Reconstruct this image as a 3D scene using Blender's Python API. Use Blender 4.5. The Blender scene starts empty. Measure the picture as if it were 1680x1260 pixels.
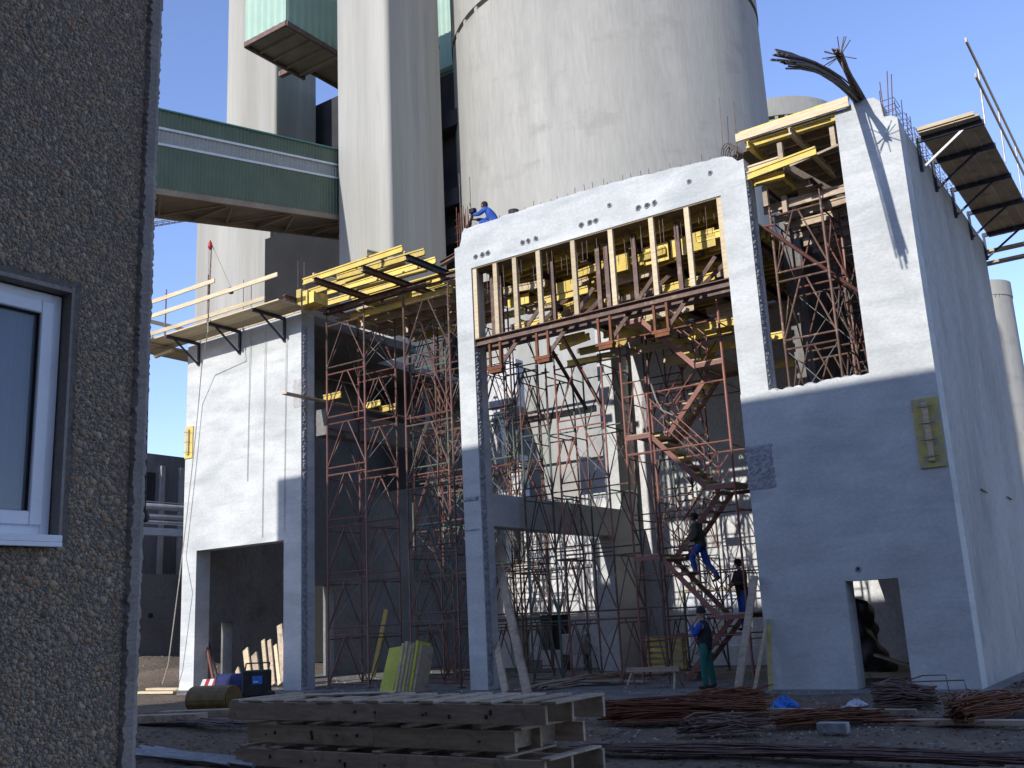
import bpy, math, random
import numpy as np
from mathutils import Vector, Matrix
random.seed(7); RNG = np.random.default_rng(7)
S = bpy.context.scene; C = S.collection
# ------------------------------------------------------------------ camera
FPX = 1640.0
def _n(v): v = np.array(v, float); return v / np.linalg.norm(v)
_up = _n([499 - 840, -6340 - 630, FPX]); _L = _n([-1600 - 840, 1135 - 630, FPX])
_L = _n(_L - _up * (_L @ _up)); _X = -_L; _Z = _up; _Y = np.cross(_Z, _X)
RM = np.stack([_X, _Y, _Z])                       # world = RM @ (right, down, forward)
CAM = np.array([4.0353, -20.9160, 1.7])
cam = bpy.data.objects.new('camera', bpy.data.cameras.new('camera')); C.objects.link(cam)
m = Matrix.Identity(4)
for i in range(3):
    m[i][0] = RM[i, 0]; m[i][1] = -RM[i, 1]; m[i][2] = -RM[i, 2]; m[i][3] = CAM[i]
cam.matrix_world = m
cam.data.sensor_width = 36; cam.data.lens = 36 * FPX / 1680
cam.data.clip_start = .05; cam.data.clip_end = 6000
S.camera = cam
def ray(px, py): return RM @ np.array([px - 840, py - 630, FPX])
def fy(px, py, y=0.0): d = ray(px, py); return CAM + d * ((y - CAM[1]) / d[1])   # the point of that building plane Y = y
def fx(px, py, x=0.0): d = ray(px, py); return CAM + d * ((x - CAM[0]) / d[0])
def fz(px, py, z=0.0): d = ray(px, py); return CAM + d * ((z - CAM[2]) / d[2])
# ------------------------------------------------------------------ light
SUN = Vector((.11, 1.0, -.5)).normalized()
w = bpy.data.worlds.new('World'); S.world = w; w.use_nodes = True
nt = w.node_tree; nt.nodes.clear()
sky = nt.nodes.new('ShaderNodeTexSky'); sky.sky_type = 'NISHITA'; sky.sun_disc = False
sky.sun_elevation = math.asin(.5 / math.sqrt(.11**2 + 1 + .25)); sky.sun_rotation = math.atan2(-.11, -1.0)
sky.altitude = 300; sky.air_density = 1.0; sky.dust_density = .2; sky.ozone_density = 3.0
bg = nt.nodes.new('ShaderNodeBackground'); bg.inputs[1].default_value = .15
out = nt.nodes.new('ShaderNodeOutputWorld')
vm = nt.nodes.new('ShaderNodeVectorMath'); vm.operation = 'MULTIPLY'; vm.inputs[1].default_value = (1.10, 1.0, 1.14)
nt.links.new(sky.outputs[0], vm.inputs[0]); nt.links.new(vm.outputs[0], bg.inputs[0]); nt.links.new(bg.outputs[0], out.inputs[0])
sd = bpy.data.lights.new('sun', 'SUN'); sd.energy = 3.15; sd.angle = math.radians(.53); sd.color = (1, .975, .94)
so = bpy.data.objects.new('sun', sd); C.objects.link(so)
so.rotation_euler = SUN.to_track_quat('-Z', 'Y').to_euler(); so.location = (0, -60, 60)
S.view_settings.view_transform = 'Standard'; S.view_settings.look = 'None'
S.view_settings.exposure = 0.7; S.view_settings.gamma = 1; S.view_settings.use_curve_mapping = False
S.render.engine = 'CYCLES'
# ------------------------------------------------------------------ materials
def material(name, c1, c2, scale=1.0, stretch=(1, 1, 1), rough=.9, bump=.2, bscale=30, c3=None, s3=4, st3=(1, 1, 1),
             lo=.35, hi=.65, lo3=.55, hi3=.7, metal=0, world=True, rand=0.0, tint=False, bdist=.01, fine=.12, spec=.3):
    M = bpy.data.materials.new(name); M.use_nodes = True; t = M.node_tree; N = t.nodes; L = t.links
    b = N['Principled BSDF']; b.inputs['Roughness'].default_value = rough; b.inputs['Metallic'].default_value = metal
    b.inputs['Specular IOR Level'].default_value = spec
    if world: src = N.new('ShaderNodeNewGeometry').outputs['Position']
    else: src = N.new('ShaderNodeTexCoord').outputs['Object']
    def noise(sc, st, det=5):
        mp = N.new('ShaderNodeMapping'); mp.inputs['Scale'].default_value = st; L.new(src, mp.inputs[0])
        if not world:
            oi = N.new('ShaderNodeObjectInfo'); cx = N.new('ShaderNodeCombineXYZ'); mu = N.new('ShaderNodeMath'); mu.operation = 'MULTIPLY'
            mu.inputs[1].default_value = 37; L.new(oi.outputs['Random'], mu.inputs[0]); L.new(mu.outputs[0], cx.inputs[0]); L.new(mu.outputs[0], cx.inputs[2])
            L.new(cx.outputs[0], mp.inputs['Location'])
        n = N.new('ShaderNodeTexNoise'); n.inputs['Scale'].default_value = sc; n.inputs['Detail'].default_value = det
        n.inputs['Roughness'].default_value = .6
        L.new(mp.outputs[0], n.inputs['Vector']); return n.outputs[0]
    def ramp(f, a, bb):
        r = N.new('ShaderNodeMapRange'); r.inputs[1].default_value = a; r.inputs[2].default_value = bb; L.new(f, r.inputs[0]); return r.outputs[0]
    def mix(f, a, bcol, mode='MIX'):
        x = N.new('ShaderNodeMix'); x.data_type = 'RGBA'; x.blend_type = mode
        if isinstance(f, float): x.inputs[0].default_value = f
        else: L.new(f, x.inputs[0])
        for s, v in ((6, a), (7, bcol)):
            if isinstance(v, tuple): x.inputs[s].default_value = (*v, 1)
            else: L.new(v, x.inputs[s])
        return x.outputs[2]
    col = mix(ramp(noise(scale, stretch), lo, hi), c1, c2)
    if c3: col = mix(ramp(noise(s3, st3, 6), lo3, hi3), col, c3)
    if fine:
        f = noise(scale * 14 + 3, stretch, 3); r = N.new('ShaderNodeMapRange'); r.inputs[3].default_value = 1 - fine * 1.6; r.inputs[4].default_value = 1 + fine * 1.6
        r.inputs[1].default_value = .25; r.inputs[2].default_value = .75; L.new(f, r.inputs[0])
        cc = N.new('ShaderNodeVectorMath'); cc.operation = 'SCALE'; L.new(col, cc.inputs[0]); L.new(r.outputs[0], cc.inputs[3]); col = cc.outputs[0]
    if rand:
        oi = N.new('ShaderNodeObjectInfo'); r = N.new('ShaderNodeMapRange'); r.inputs[3].default_value = 1 - rand; r.inputs[4].default_value = 1 + rand
        L.new(oi.outputs['Random'], r.inputs[0]); cc = N.new('ShaderNodeVectorMath'); cc.operation = 'SCALE'
        L.new(col, cc.inputs[0]); L.new(r.outputs[0], cc.inputs[3]); col = cc.outputs[0]
    if tint:
        a = N.new('ShaderNodeAttribute'); a.attribute_name = 'tint'; col = mix(1.0, col, a.outputs['Color'], 'MULTIPLY')
    L.new(col, b.inputs['Base Color'])
    if bump:
        bn = N.new('ShaderNodeBump'); bn.inputs['Strength'].default_value = bump; bn.inputs['Distance'].default_value = bdist
        L.new(noise(bscale, stretch, 6), bn.inputs['Height']); L.new(bn.outputs[0], b.inputs['Normal'])
    return M
M = {}
M['new'] = material('fresh_concrete', (.565, .57, .545), (.42, .43, .41), .55, (1, 1, 1.6), bump=.22, bscale=7, bdist=.02, c3=(.34, .355, .35), s3=1.3, st3=(.4, .4, 1.8), lo3=.48, hi3=.78, fine=.07)
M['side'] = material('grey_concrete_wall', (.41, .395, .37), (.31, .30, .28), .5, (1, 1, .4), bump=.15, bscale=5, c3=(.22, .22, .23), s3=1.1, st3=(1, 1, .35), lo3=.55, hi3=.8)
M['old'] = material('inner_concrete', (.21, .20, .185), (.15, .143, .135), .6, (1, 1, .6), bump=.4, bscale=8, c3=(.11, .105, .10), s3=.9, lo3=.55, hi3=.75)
M['back'] = material('rear_wall_concrete', (.60, .59, .57), (.50, .49, .475), .6, (1, 1, .8), bump=.3, bscale=8)
M['rough'] = material('broken_concrete', (.36, .36, .365), (.22, .225, .235), 10, bump=.6, bscale=60, bdist=.02, lo=.4, hi=.6)
M['silo'] = material('silo_concrete', (.35, .338, .30), (.265, .258, .23), .35, (1, 1, .12), bump=.08, bscale=3, c3=(.20, .19, .165), s3=.55, st3=(.6, .6, 1.1), lo3=.55, hi3=.85, fine=.06)
M['tower'] = material('tower_concrete', (.375, .36, .315), (.27, .26, .225), .5, (1, 1, .035), bump=.1, bscale=3, c3=(.29, .285, .27), s3=.8, st3=(1, 1, .1), lo3=.55, hi3=.7, fine=.05)
M['dark'] = material('dark_concrete_and_shade', (.045, .045, .05), (.028, .028, .032), .5, bump=.2, bscale=5)  # near-black base holds the painted shade of link walls and ring gap
M['wall'] = material('old_grey_wall', (.20, .195, .18), (.14, .135, .13), .5, (1, 1, .6), c3=(.09, .088, .085), s3=.9, st3=(1, 1, .35), bump=.3, bscale=6)
M['tar'] = material('shade_black_wall', (.016, .015, .015), (.010, .010, .010), .5, bump=.1)  # sunlit link wall blackened in colour to read as deep shade
M['green'] = material('dark_green_sheet', (.105, .14, .09), (.085, .115, .075), .7, bump=0, rough=.55, fine=.03)
M['mint'] = material('pale_green_sheet', (.30, .42, .325), (.26, .37, .29), .6, bump=0, rough=.5, fine=.03)
M['teal'] = material('teal_sheet', (.09, .25, .22), (.08, .22, .2), .6, bump=0, rough=.5, fine=.03)
M['grating'] = material('grey_sheet', (.30, .31, .28), (.25, .26, .24), .8, bump=0, rough=.6)
M['whitetrim'] = material('white_trim', (.62, .65, .66), (.52, .55, .56), 2, bump=0, rough=.5)
M['under'] = material('brown_deck', (.30, .24, .17), (.22, .175, .125), .8, (1, 1, 1), bump=.2, bscale=8)
M['steel'] = material('brown_steel', (.17, .10, .075), (.10, .065, .055), 3, rough=.6, bump=.2, c3=(.26, .19, .13), s3=5, world=False)
M['rust'] = material('rusty_steel', (.20, .075, .03), (.11, .045, .025), 6, rough=.8, bump=.3, world=False, rand=.25)
M['rebar'] = material('rebar_steel', (.16, .12, .10), (.09, .07, .06), 6, rough=.7, bump=.3, world=False, rand=.3)
M['red'] = material('red_tube', (.20, .08, .06), (.13, .052, .042), 3, rough=.5, bump=.1, c3=(.15, .08, .06), s3=6, world=False, rand=.2, spec=.5)
M['pink'] = material('faded_red_tube', (.29, .12, .09), (.19, .08, .06), 3, rough=.5, bump=.1, c3=(.2, .1, .08), s3=6, world=False, rand=.2)
M['brown'] = material('brown_tube', (.15, .085, .06), (.085, .05, .04), 3, rough=.6, bump=.1, c3=(.30, .22, .16), s3=6, world=False, rand=.25)
M['greent'] = material('green_tube', (.12, .16, .125), (.08, .11, .09), 3, rough=.6, bump=.1, c3=(.28, .2, .16), s3=6, world=False, rand=.2)
M['galv'] = material('galvanised_tube', (.38, .37, .36), (.25, .245, .24), 4, rough=.5, bump=.1, metal=.3, world=False)
M['dsteel'] = material('dark_blue_steel', (.05, .055, .075), (.035, .035, .045), 4, rough=.6, bump=.1, world=False)
M['yel'] = material('yellow_timber', (.70, .52, .12), (.58, .42, .10), 3, (1, 1, 1), rough=.75, bump=.2, c3=(.40, .35, .24), s3=5, lo3=.5, hi3=.7, world=False, rand=.28)
M['pale'] = material('pale_timber', (.58, .47, .30), (.44, .35, .22), 3, (.6, 6, 6), rough=.8, bump=.2, world=False, rand=.2)
M['wood'] = material('grey_brown_timber', (.48, .375, .27), (.33, .26, .185), 3, (.8, 5, 5), rough=.85, bump=.3, c3=(.2, .155, .11), s3=3, world=False, rand=.2)
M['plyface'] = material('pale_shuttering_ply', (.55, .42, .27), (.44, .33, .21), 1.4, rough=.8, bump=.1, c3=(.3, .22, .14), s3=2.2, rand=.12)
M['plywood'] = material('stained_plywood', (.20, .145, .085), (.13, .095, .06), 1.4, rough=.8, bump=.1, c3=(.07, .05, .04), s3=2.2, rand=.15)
M['ypanel'] = material('worn_yellow_panel', (.50, .42, .11), (.38, .32, .14), 4, rough=.6, bump=.15, c3=(.30, .29, .24), s3=5, world=False, lo3=.5, hi3=.65)
M['lime'] = material('lime_panel', (.50, .52, .06), (.42, .42, .05), 4, rough=.6, bump=.15, c3=(.3, .3, .08), s3=6, world=False)
M['pebbles'] = material('pebble_stone', (.92, .90, .86), (.70, .66, .60), 60, rough=.8, bump=.35, bscale=260, bdist=.002, tint=True, fine=.15)
M['mortar'] = material('pebble_mortar', (.20, .18, .155), (.13, .115, .10), 25, bump=1, bscale=120, bdist=.01)
M['plaster'] = material('grey_plaster', (.31, .27, .235), (.23, .20, .175), 4, bump=.6, bscale=45)
M['upvc'] = material('white_window_frame', (.78, .80, .84), (.72, .74, .79), 3, rough=.35, bump=0, fine=.02, spec=.5)
M['gasket'] = material('black_seal', (.02, .02, .02), (.03, .03, .03), 3, rough=.5, bump=0)
M['curtain'] = material('net_curtain', (.42, .45, .50), (.30, .33, .38), 6, (9, 9, .3), rough=.9, bump=.4, bscale=8)
M['dirt'] = material('site_dirt', (.19, .14, .095), (.125, .095, .065), .7, bump=1, bscale=14, bdist=.05, c3=(.19, .165, .135), s3=2.6, lo3=.56, hi3=.72, fine=.25)
M['slab'] = material('dusty_slab', (.19, .178, .16), (.115, .107, .098), .9, bump=.6, bscale=12, c3=(.26, .255, .25), s3=2.2, lo3=.55, hi3=.75, fine=.2)
M['chip'] = material('pale_rubble', (.5, .5, .49), (.33, .33, .32), 6, bump=.5, world=False, rand=.3)
M['black'] = material('black_rubber_and_hole_shade', (.02, .02, .022), (.035, .035, .038), 5, rough=.6, bump=.1)  # rubber black; also paints the darkness inside holes
M['rope'] = material('hemp_rope', (.42, .38, .32), (.3, .27, .22), 20, bump=.3, bscale=200)
M['hookred'] = material('red_paint', (.45, .03, .03), (.3, .02, .02), 5, rough=.4, bump=0)
M['bluecloth'] = material('royal_blue_cloth', (.03, .09, .36), (.025, .07, .28), 9, bump=.4, bscale=25)
M['blueplastic'] = material('blue_plastic', (.05, .22, .62), (.04, .16, .5), 9, rough=.4, bump=.3, bscale=12)
M['navy'] = material('navy_cloth', (.03, .035, .12), (.025, .03, .09), 9, bump=.4, bscale=25)
M['olive'] = material('olive_cloth', (.075, .07, .045), (.05, .048, .035), 9, bump=.4, bscale=25)
M['darkcloth'] = material('black_cloth_and_room_dark', (.018, .018, .022), (.03, .03, .034), 9, bump=.4, bscale=25)
M['greencloth'] = material('green_cloth', (.02, .14, .11), (.018, .11, .085), 9, bump=.4, bscale=25)
M['browncloth'] = material('dark_brown_cloth', (.06, .038, .035), (.04, .028, .025), 9, bump=.4, bscale=25)
M['skin'] = material('skin', (.48, .28, .20), (.42, .24, .17), 12, rough=.6, bump=0, fine=.03)
M['hair'] = material('dark_hair', (.03, .02, .015), (.02, .015, .01), 30, bump=.3)
M['boot'] = material('dark_boot', (.04, .032, .025), (.03, .025, .02), 10, bump=.2)
M['digger'] = material('worn_yellow_paint', (.20, .13, .045), (.12, .08, .035), 5, rough=.6, bump=.3, c3=(.10, .06, .04), s3=6, world=False)
M['tarp'] = material('grey_tarp', (.16, .155, .15), (.09, .088, .085), 3, rough=.4, bump=.6, bscale=6)
M['film'] = material('milky_plastic_film', (.62, .64, .68), (.5, .52, .56), 2, rough=.25, bump=.6, bscale=5, spec=.6)
M['pipe'] = material('silver_pipe', (.55, .56, .58), (.42, .43, .45), 2, rough=.35, metal=.6, bump=0)
M['clad'] = material('grey_cladding', (.17, .165, .165), (.12, .118, .12), 1, (1, 1, .2), bump=.1)
M['cranesteel'] = material('pale_blue_steel', (.30, .36, .46), (.24, .3, .4), 2, bump=0, rough=.6)
g = bpy.data.materials.new('window_glass'); g.use_nodes = True; gb = g.node_tree.nodes['Principled BSDF']
gb.inputs['Base Color'].default_value = (.5, .55, .62, 1); gb.inputs['Roughness'].default_value = .03
gb.inputs['Transmission Weight'].default_value = .75; gb.inputs['IOR'].default_value = 1.5; M['glass'] = g
# ------------------------------------------------------------------ mesh builder
class MB:
    def __init__(s): s.v = []; s.f = []
    def add(s, vs, fs):
        o = len(s.v); s.v += [tuple(map(float, p)) for p in vs]; s.f += [tuple(i + o for i in f) for f in fs]; return s
    def box(s, x0, x1, y0, y1, z0, z1):
        return s.add([(x, y, z) for z in (z0, z1) for y in (y0, y1) for x in (x0, x1)],
                     [(0, 2, 3, 1), (4, 5, 7, 6), (0, 1, 5, 4), (2, 6, 7, 3), (0, 4, 6, 2), (1, 3, 7, 5)])
    def bar(s, a, b, w, h, up=(0, 0, 1)):
        a = Vector(a); b = Vector(b); d = (b - a).normalized(); u = Vector(up)
        if abs(d.dot(u)) > .98: u = Vector((0, 1, 0))
        r = d.cross(u).normalized(); u = r.cross(d).normalized(); vs = []
        for p in (a, b):
            for i, j in ((-1, -1), (1, -1), (1, 1), (-1, 1)): vs.append(p + r * (i * w / 2) + u * (j * h / 2))
        return s.add(vs, [(0, 1, 2, 3), (7, 6, 5, 4), (0, 4, 5, 1), (1, 5, 6, 2), (2, 6, 7, 3), (3, 7, 4, 0)])
    def tube(s, a, b, r, n=6, r2=None):
        a = Vector(a); b = Vector(b); d = (b - a).normalized(); u = Vector((0, 0, 1)) if abs(d.z) < .9 else Vector((0, 1, 0))
        x = d.cross(u).normalized(); y = d.cross(x); r2 = r if r2 is None else r2; vs = []
        for p, q in ((a, r), (b, r2)):
            for i in range(n):
                t = 2 * math.pi * i / n; vs.append(p + x * (math.cos(t) * q) + y * (math.sin(t) * q))
        return s.add(vs, [(i, (i + 1) % n, n + (i + 1) % n, n + i) for i in range(n)] + [tuple(reversed(range(n))), tuple(range(n, 2 * n))])
    def path(s, pts, r, n=5):
        pts = [Vector(p) for p in pts]; vs = []; fs = []
        for k, p in enumerate(pts):
            d = (pts[min(k + 1, len(pts) - 1)] - pts[max(k - 1, 0)]).normalized(); u = Vector((0, 0, 1)) if abs(d.z) < .9 else Vector((0, 1, 0))
            x = d.cross(u).normalized(); y = d.cross(x)
            for i in range(n):
                t = 2 * math.pi * i / n; vs.append(p + x * (math.cos(t) * r) + y * (math.sin(t) * r))
            if k:
                o = (k - 1) * n; fs += [(o + i, o + (i + 1) % n, o + n + (i + 1) % n, o + n + i) for i in range(n)]
        e = len(vs) - n; fs += [tuple(reversed(range(n))), tuple(range(e, e + n))]
        return s.add(vs, fs)
    def ibeam(s, a, b, w, h, tf, tw, up=(0, 0, 1)):
        a = Vector(a); b = Vector(b); d = (b - a).normalized(); u = Vector(up)
        if abs(d.dot(u)) > .98: u = Vector((0, 1, 0))
        r = d.cross(u).normalized(); u = r.cross(d).normalized()
        pr = [(-w/2, -h/2), (w/2, -h/2), (w/2, -h/2+tf), (tw/2, -h/2+tf), (tw/2, h/2-tf), (w/2, h/2-tf), (w/2, h/2), (-w/2, h/2), (-w/2, h/2-tf), (-tw/2, h/2-tf), (-tw/2, -h/2+tf), (-w/2, -h/2+tf)]
        vs = [p + r * i + u * j for p in (a, b) for i, j in pr]; k = 12
        fs = [(i, (i + 1) % k, k + (i + 1) % k, k + i) for i in range(k)]
        for o, rev in ((0, 1), (k, 0)):
            for q in ((0, 1, 2, 11), (11, 2, 3, 10), (10, 3, 4, 9), (9, 4, 5, 8), (8, 5, 6, 7)):
                q = tuple(i + o for i in q); fs.append(q[::-1] if rev else q)
        return s.add(vs, fs)
    def prism(s, poly, y0, y1):                    # poly in (x, z)
        n = len(poly)
        return s.add([(x, y0, z) for x, z in poly] + [(x, y1, z) for x, z in poly],
                     [tuple(range(n)), tuple(reversed(range(n, 2 * n)))] + [(i, n + i, n + (i + 1) % n, (i + 1) % n) for i in range(n)])
    def prismz(s, poly, z0, z1):
        n = len(poly)
        return s.add([(x, y, z0) for x, y in poly] + [(x, y, z1) for x, y in poly],
                     [tuple(reversed(range(n))), tuple(range(n, 2 * n))] + [(i, (i + 1) % n, n + (i + 1) % n, n + i) for i in range(n)])
    def lathe(s, prof, n, cx=0, cy=0, cz=0, a0=0, a1=2 * math.pi):
        full = abs(a1 - a0 - 2 * math.pi) < 1e-6; k = n if full else n + 1; vs = []; fs = []
        for r, z in prof:
            for i in range(k):
                t = a0 + (a1 - a0) * i / n; vs.append((cx + math.cos(t) * r, cy + math.sin(t) * r, cz + z))
        for j in range(len(prof) - 1):
            for i in range(n):
                i2 = (i + 1) % k; fs.append((j * k + i, j * k + i2, (j + 1) * k + i2, (j + 1) * k + i))
        return s.add(vs, fs)
    def mesh(s, name, mat, smooth=False):
        me = bpy.data.meshes.new(name); me.from_pydata(s.v, [], s.f); me.materials.append(mat)
        if smooth: me.polygons.foreach_set('use_smooth', [True] * len(me.polygons))
        me.update(); return me
    def obj(s, name, mat, parent=None, smooth=False, bevel=0):
        return link(name, s.mesh(name, M[mat] if isinstance(mat, str) else mat, smooth), parent, bevel=bevel)
def link(name, me, parent=None, loc=(0, 0, 0), rot=(0, 0, 0), bevel=0):
    o = bpy.data.objects.new(name, me); C.objects.link(o); o.location = loc; o.rotation_euler = rot
    if parent: o.parent = parent
    if bevel:
        b = o.modifiers.new('bevel', 'BEVEL'); b.width = bevel; b.segments = 1; b.limit_method = 'ANGLE'
    return o
def tag(o, label=None, cat=None, group=None, kind=None):
    if label: o['label'] = label
    if cat: o['category'] = cat
    if group: o['group'] = group
    if kind: o['kind'] = kind
    return o
def thing(name, label, cat, group=None, loc=(0, 0, 0), rz=0):
    o = bpy.data.objects.new(name, None); C.objects.link(o); o.location = loc; o.rotation_euler = (0, 0, rz); o.empty_display_size = .3
    return tag(o, label, cat, group)
def recentre(o):                                   # origin at the object's base, so that noise and rotation are its own
    me = o.data; n = len(me.vertices); a = np.empty(n * 3); me.vertices.foreach_get('co', a); a = a.reshape(-1, 3)
    c = a.mean(0); c[2] = a[:, 2].min(); a -= c; me.vertices.foreach_set('co', a.ravel()); o.location = o.location + Vector(c); me.update(); return o
def rough_patch(o0, U, V, nrm, nu, nv, amp, name, parent, mat='rough', ragged=.5):
    o0 = Vector(o0); U = Vector(U); V = Vector(V); nrm = Vector(nrm); b = MB(); vs = []
    for j in range(nv + 1):
        l = random.uniform(-ragged, ragged) / nu; r = random.uniform(-ragged, ragged) / nu
        for i in range(nu + 1):
            u = i / nu; uu = (l + u * (1 - l)) if i < nu / 2 else u + r * u
            edge = i in (0, nu) or j in (0, nv)
            vs.append(o0 + U * uu + V * (j / nv + random.uniform(-.2, .2) / nv * (0 if edge else 1)) + nrm * (.003 if edge else .004 + random.random() * amp))
    b.add(vs, [(j * (nu + 1) + i, j * (nu + 1) + i + 1, (j + 1) * (nu + 1) + i + 1, (j + 1) * (nu + 1) + i) for j in range(nv) for i in range(nu)])
    return b.obj(name, mat, parent)
# ------------------------------------------------------------------ ground
def gz(x, y):
    z = .035 * np.sin(x * 1.1 + .7 * y) * np.sin(y * .9) + .02 * np.sin(3.1 * x + 1.3) * np.sin(2.7 * y + x)
    near = np.clip((-.9 - y) / 1.5, 0, 1); left = np.clip((-24.2 - x) / 1.5, 0, 1); back = np.clip((y - 9.5) / 2, 0, 1); right = np.clip((x - .5) / 1.0, 0, 1)
    k = np.clip(near + left + back + right, 0, 1)
    mound = .9 * np.exp(-((x + 34) / 3.0) ** 2 - ((y - 6.5) / 3.2) ** 2) + .55 * np.exp(-((x + 29) / 2.2) ** 2 - ((y - 4.5) / 2.0) ** 2)
    m2 = .45 * np.exp(-((x - 2.6) / 1.3) ** 2 - ((y - 1.2) / 1.8) ** 2)
    return (z - .02) * k + (mound + m2) * k - .012
xs = np.unique(np.concatenate([[-1600, -500, -200, -100, -60], np.arange(-45, 10.01, .16), [14, 25, 60, 200, 600, 1600]]))
ys = np.unique(np.concatenate([[-600, -100, -40, -26], np.arange(-22, 16.01, .16), [20, 30, 60, 150, 500, 1800]]))
GX, GY = np.meshgrid(xs, ys); far = (np.abs(GX + 17) < 29) & (np.abs(GY + 3) < 20)
GZ = np.where(far, gz(GX, GY) + RNG.normal(0, .008, GX.shape), -.03)
nx, ny = len(xs), len(ys); idx = np.arange(nx * ny).reshape(ny, nx)
fc = np.stack([idx[:-1, :-1], idx[:-1, 1:], idx[1:, 1:], idx[1:, :-1]], -1).reshape(-1, 4)
me = bpy.data.meshes.new('ground'); me.from_pydata(np.stack([GX, GY, GZ], -1).reshape(-1, 3).tolist(), [], fc.tolist())
me.materials.append(M['dirt']); me.polygons.foreach_set('use_smooth', [True] * len(me.polygons)); tag(link('ground', me), kind='structure')
pl = []
for i in range(60):
    x = -24.6 + 24.9 * i / 59; pl.append((x, -.9 + .25 * math.sin(i * .7) + random.uniform(-.08, .08) - (1.6 if -14 < x < -4.6 else 0) * min(1, (x + 14) / 1.5, (-4.6 - x) / 1.0)))
pl += [(.3, 10), (-24.6, 10)]
tag(MB().prismz(pl, -.2, .012).obj('concrete_slab', 'slab'), kind='structure')
# ------------------------------------------------------------------ the building under construction
B = thing('unfinished_building', 'unfinished pale concrete building with open bays full of scaffolding', 'building')
T = .55; X1 = -23.6
b = MB(); b.box(X1, -22.9, 0, T, -.1, 4.33).box(-18.84, -18.1, 0, T, -.1, 4.33).box(X1, -18.1, 0, T, 4.33, 11.33)
b.obj('front_wall', 'new', B)
# left-hand side wall of the shaft with two door openings
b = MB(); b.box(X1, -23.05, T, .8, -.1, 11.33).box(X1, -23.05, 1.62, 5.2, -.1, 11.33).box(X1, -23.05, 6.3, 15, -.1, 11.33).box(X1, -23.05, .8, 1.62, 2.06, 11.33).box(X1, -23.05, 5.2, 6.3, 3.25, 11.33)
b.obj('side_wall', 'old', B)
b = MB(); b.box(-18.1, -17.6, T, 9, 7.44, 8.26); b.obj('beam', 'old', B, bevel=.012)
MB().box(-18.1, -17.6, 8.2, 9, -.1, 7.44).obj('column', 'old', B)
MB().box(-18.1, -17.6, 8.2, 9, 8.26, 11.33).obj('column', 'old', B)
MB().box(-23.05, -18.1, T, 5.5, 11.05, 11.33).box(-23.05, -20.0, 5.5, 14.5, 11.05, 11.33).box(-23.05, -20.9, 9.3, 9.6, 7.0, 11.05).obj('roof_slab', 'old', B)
# middle column, its capital and the inner beam and rear column
MB().box(-12, -11.45, 0, T, -.1, 11.13).obj('column', 'new', B)
MB().box(-12, -11.45, T, 8.9, 4.1, 4.97).obj('beam', 'new', B, bevel=.012)
MB().box(-12.3, -11.45, 6.95, 8.78, -.1, 4.1).box(-12.0, -11.45, 7.6, 8.78, 4.97, 11.1).obj('column', 'new', B, bevel=.012)
# head beam with ragged top
top = [(-11.72, 12.36), (-12.02, 11.9)]
pts = [(-4.1, 11.13), (-3.46, 11.13), (-3.46, 11.86), (-3.6, 11.84), (-3.72, 11.98), (-3.9, 12.06)]
x = -4.2
while x > -11.6:
    pts.append((x, 12.08 + .26 * min(1, (-4.2 - x) / 3.2) + random.uniform(-.022, .022))); x -= .16
pts += [(-11.62, 12.36), (-11.72, 12.24), (-11.76, 12.02), (-11.82, 11.86), (-12.0, 11.84), (-12.0, 11.13), (-11.45, 11.13)]
MB().prism(pts[::-1], 0, T).obj('beam', 'new', B)
MB().box(-4.1, -3.46, 0, T, 6.33, 11.13).obj('column', 'new', B)
# near tower: lower front wall with door, ragged sill, right strip, side and rear walls
b = MB(); sill = [(-4.12, -.1), (-4.12, 6.33)]
x = -3.46
b.box(-4.12, -2.3, 0, T, -.1, 2.13).box(-1.25, 0, 0, T, -.1, 2.13)
poly = [(-4.12, 2.13), (0, 2.13), (0, 6.33), (-1.28, 6.33)]
x = -1.38
while x > -3.42: poly.append((x, 6.31 + random.uniform(-.035, .045))); x -= .07
poly += [(-3.46, 6.33), (-4.12, 6.33)]
b.prism(poly, 0, T); b.obj('front_wall', 'new', B)
poly = [(-1.28, 6.33), (0, 6.33), (0, 11.72), (-.12, 11.8), (-.27, 11.82), (-.3, 12.2), (-.42, 12.33), (-.6, 12.36), (-.8, 12.4), (-1.0, 12.3), (-1.28, 12.22)]
MB().prism(poly, 0, T).obj('front_wall', 'new', B)
MB().box(-.5, 0, T, 9.4, -.1, 11.65).obj('side_wall', 'side', B, bevel=.012)
# rear wall of the right-hand bays: a low band, then openings
b = MB(); Yb = 8.8
b.box(-17.6, -16.9, Yb, 9.3, -.1, 11.1).box(-16.9, -16.1, Yb, 9.3, 1.7, 3.6).box(-16.9, -16.1, Yb, 9.3, 5.4, 7.5).box(-16.9, -16.1, Yb, 9.3, 9.3, 11.1)
b.box(-16.1, -12.4, Yb, 9.3, 1.85, 5.75).box(-16.1, -15.6, Yb, 9.3, .3, 1.85).box(-14.4, -12.4, Yb, 9.3, -.1, 1.85).box(-15.6, -14.4, Yb, 9.3, -.1, .6)
b.box(-12.4, -10.05, Yb, 9.3, -.1, 11.1).box(-10.05, -7.9, Yb, 9.3, 2.28, 11.1).box(-10.05, -7.9, Yb, 9.3, -.1, .6).box(-7.9, -.5, Yb, 9.3, -.1, 11.1)
b.obj('rear_wall', 'back', B)
b = MB(); b.box(-15.6, -14.4, 9.28, 11.5, .6, 1.86).obj('hatch_shade', 'black', B)  # solid black box paints the dark inside of the hatch
for z in (1.78, 3.3, 6.9, 8.9): MB().box(-17.62, -12.35, 8.72, Yb - .003, z, z + .09).obj('ledge', 'side', B)
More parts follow.
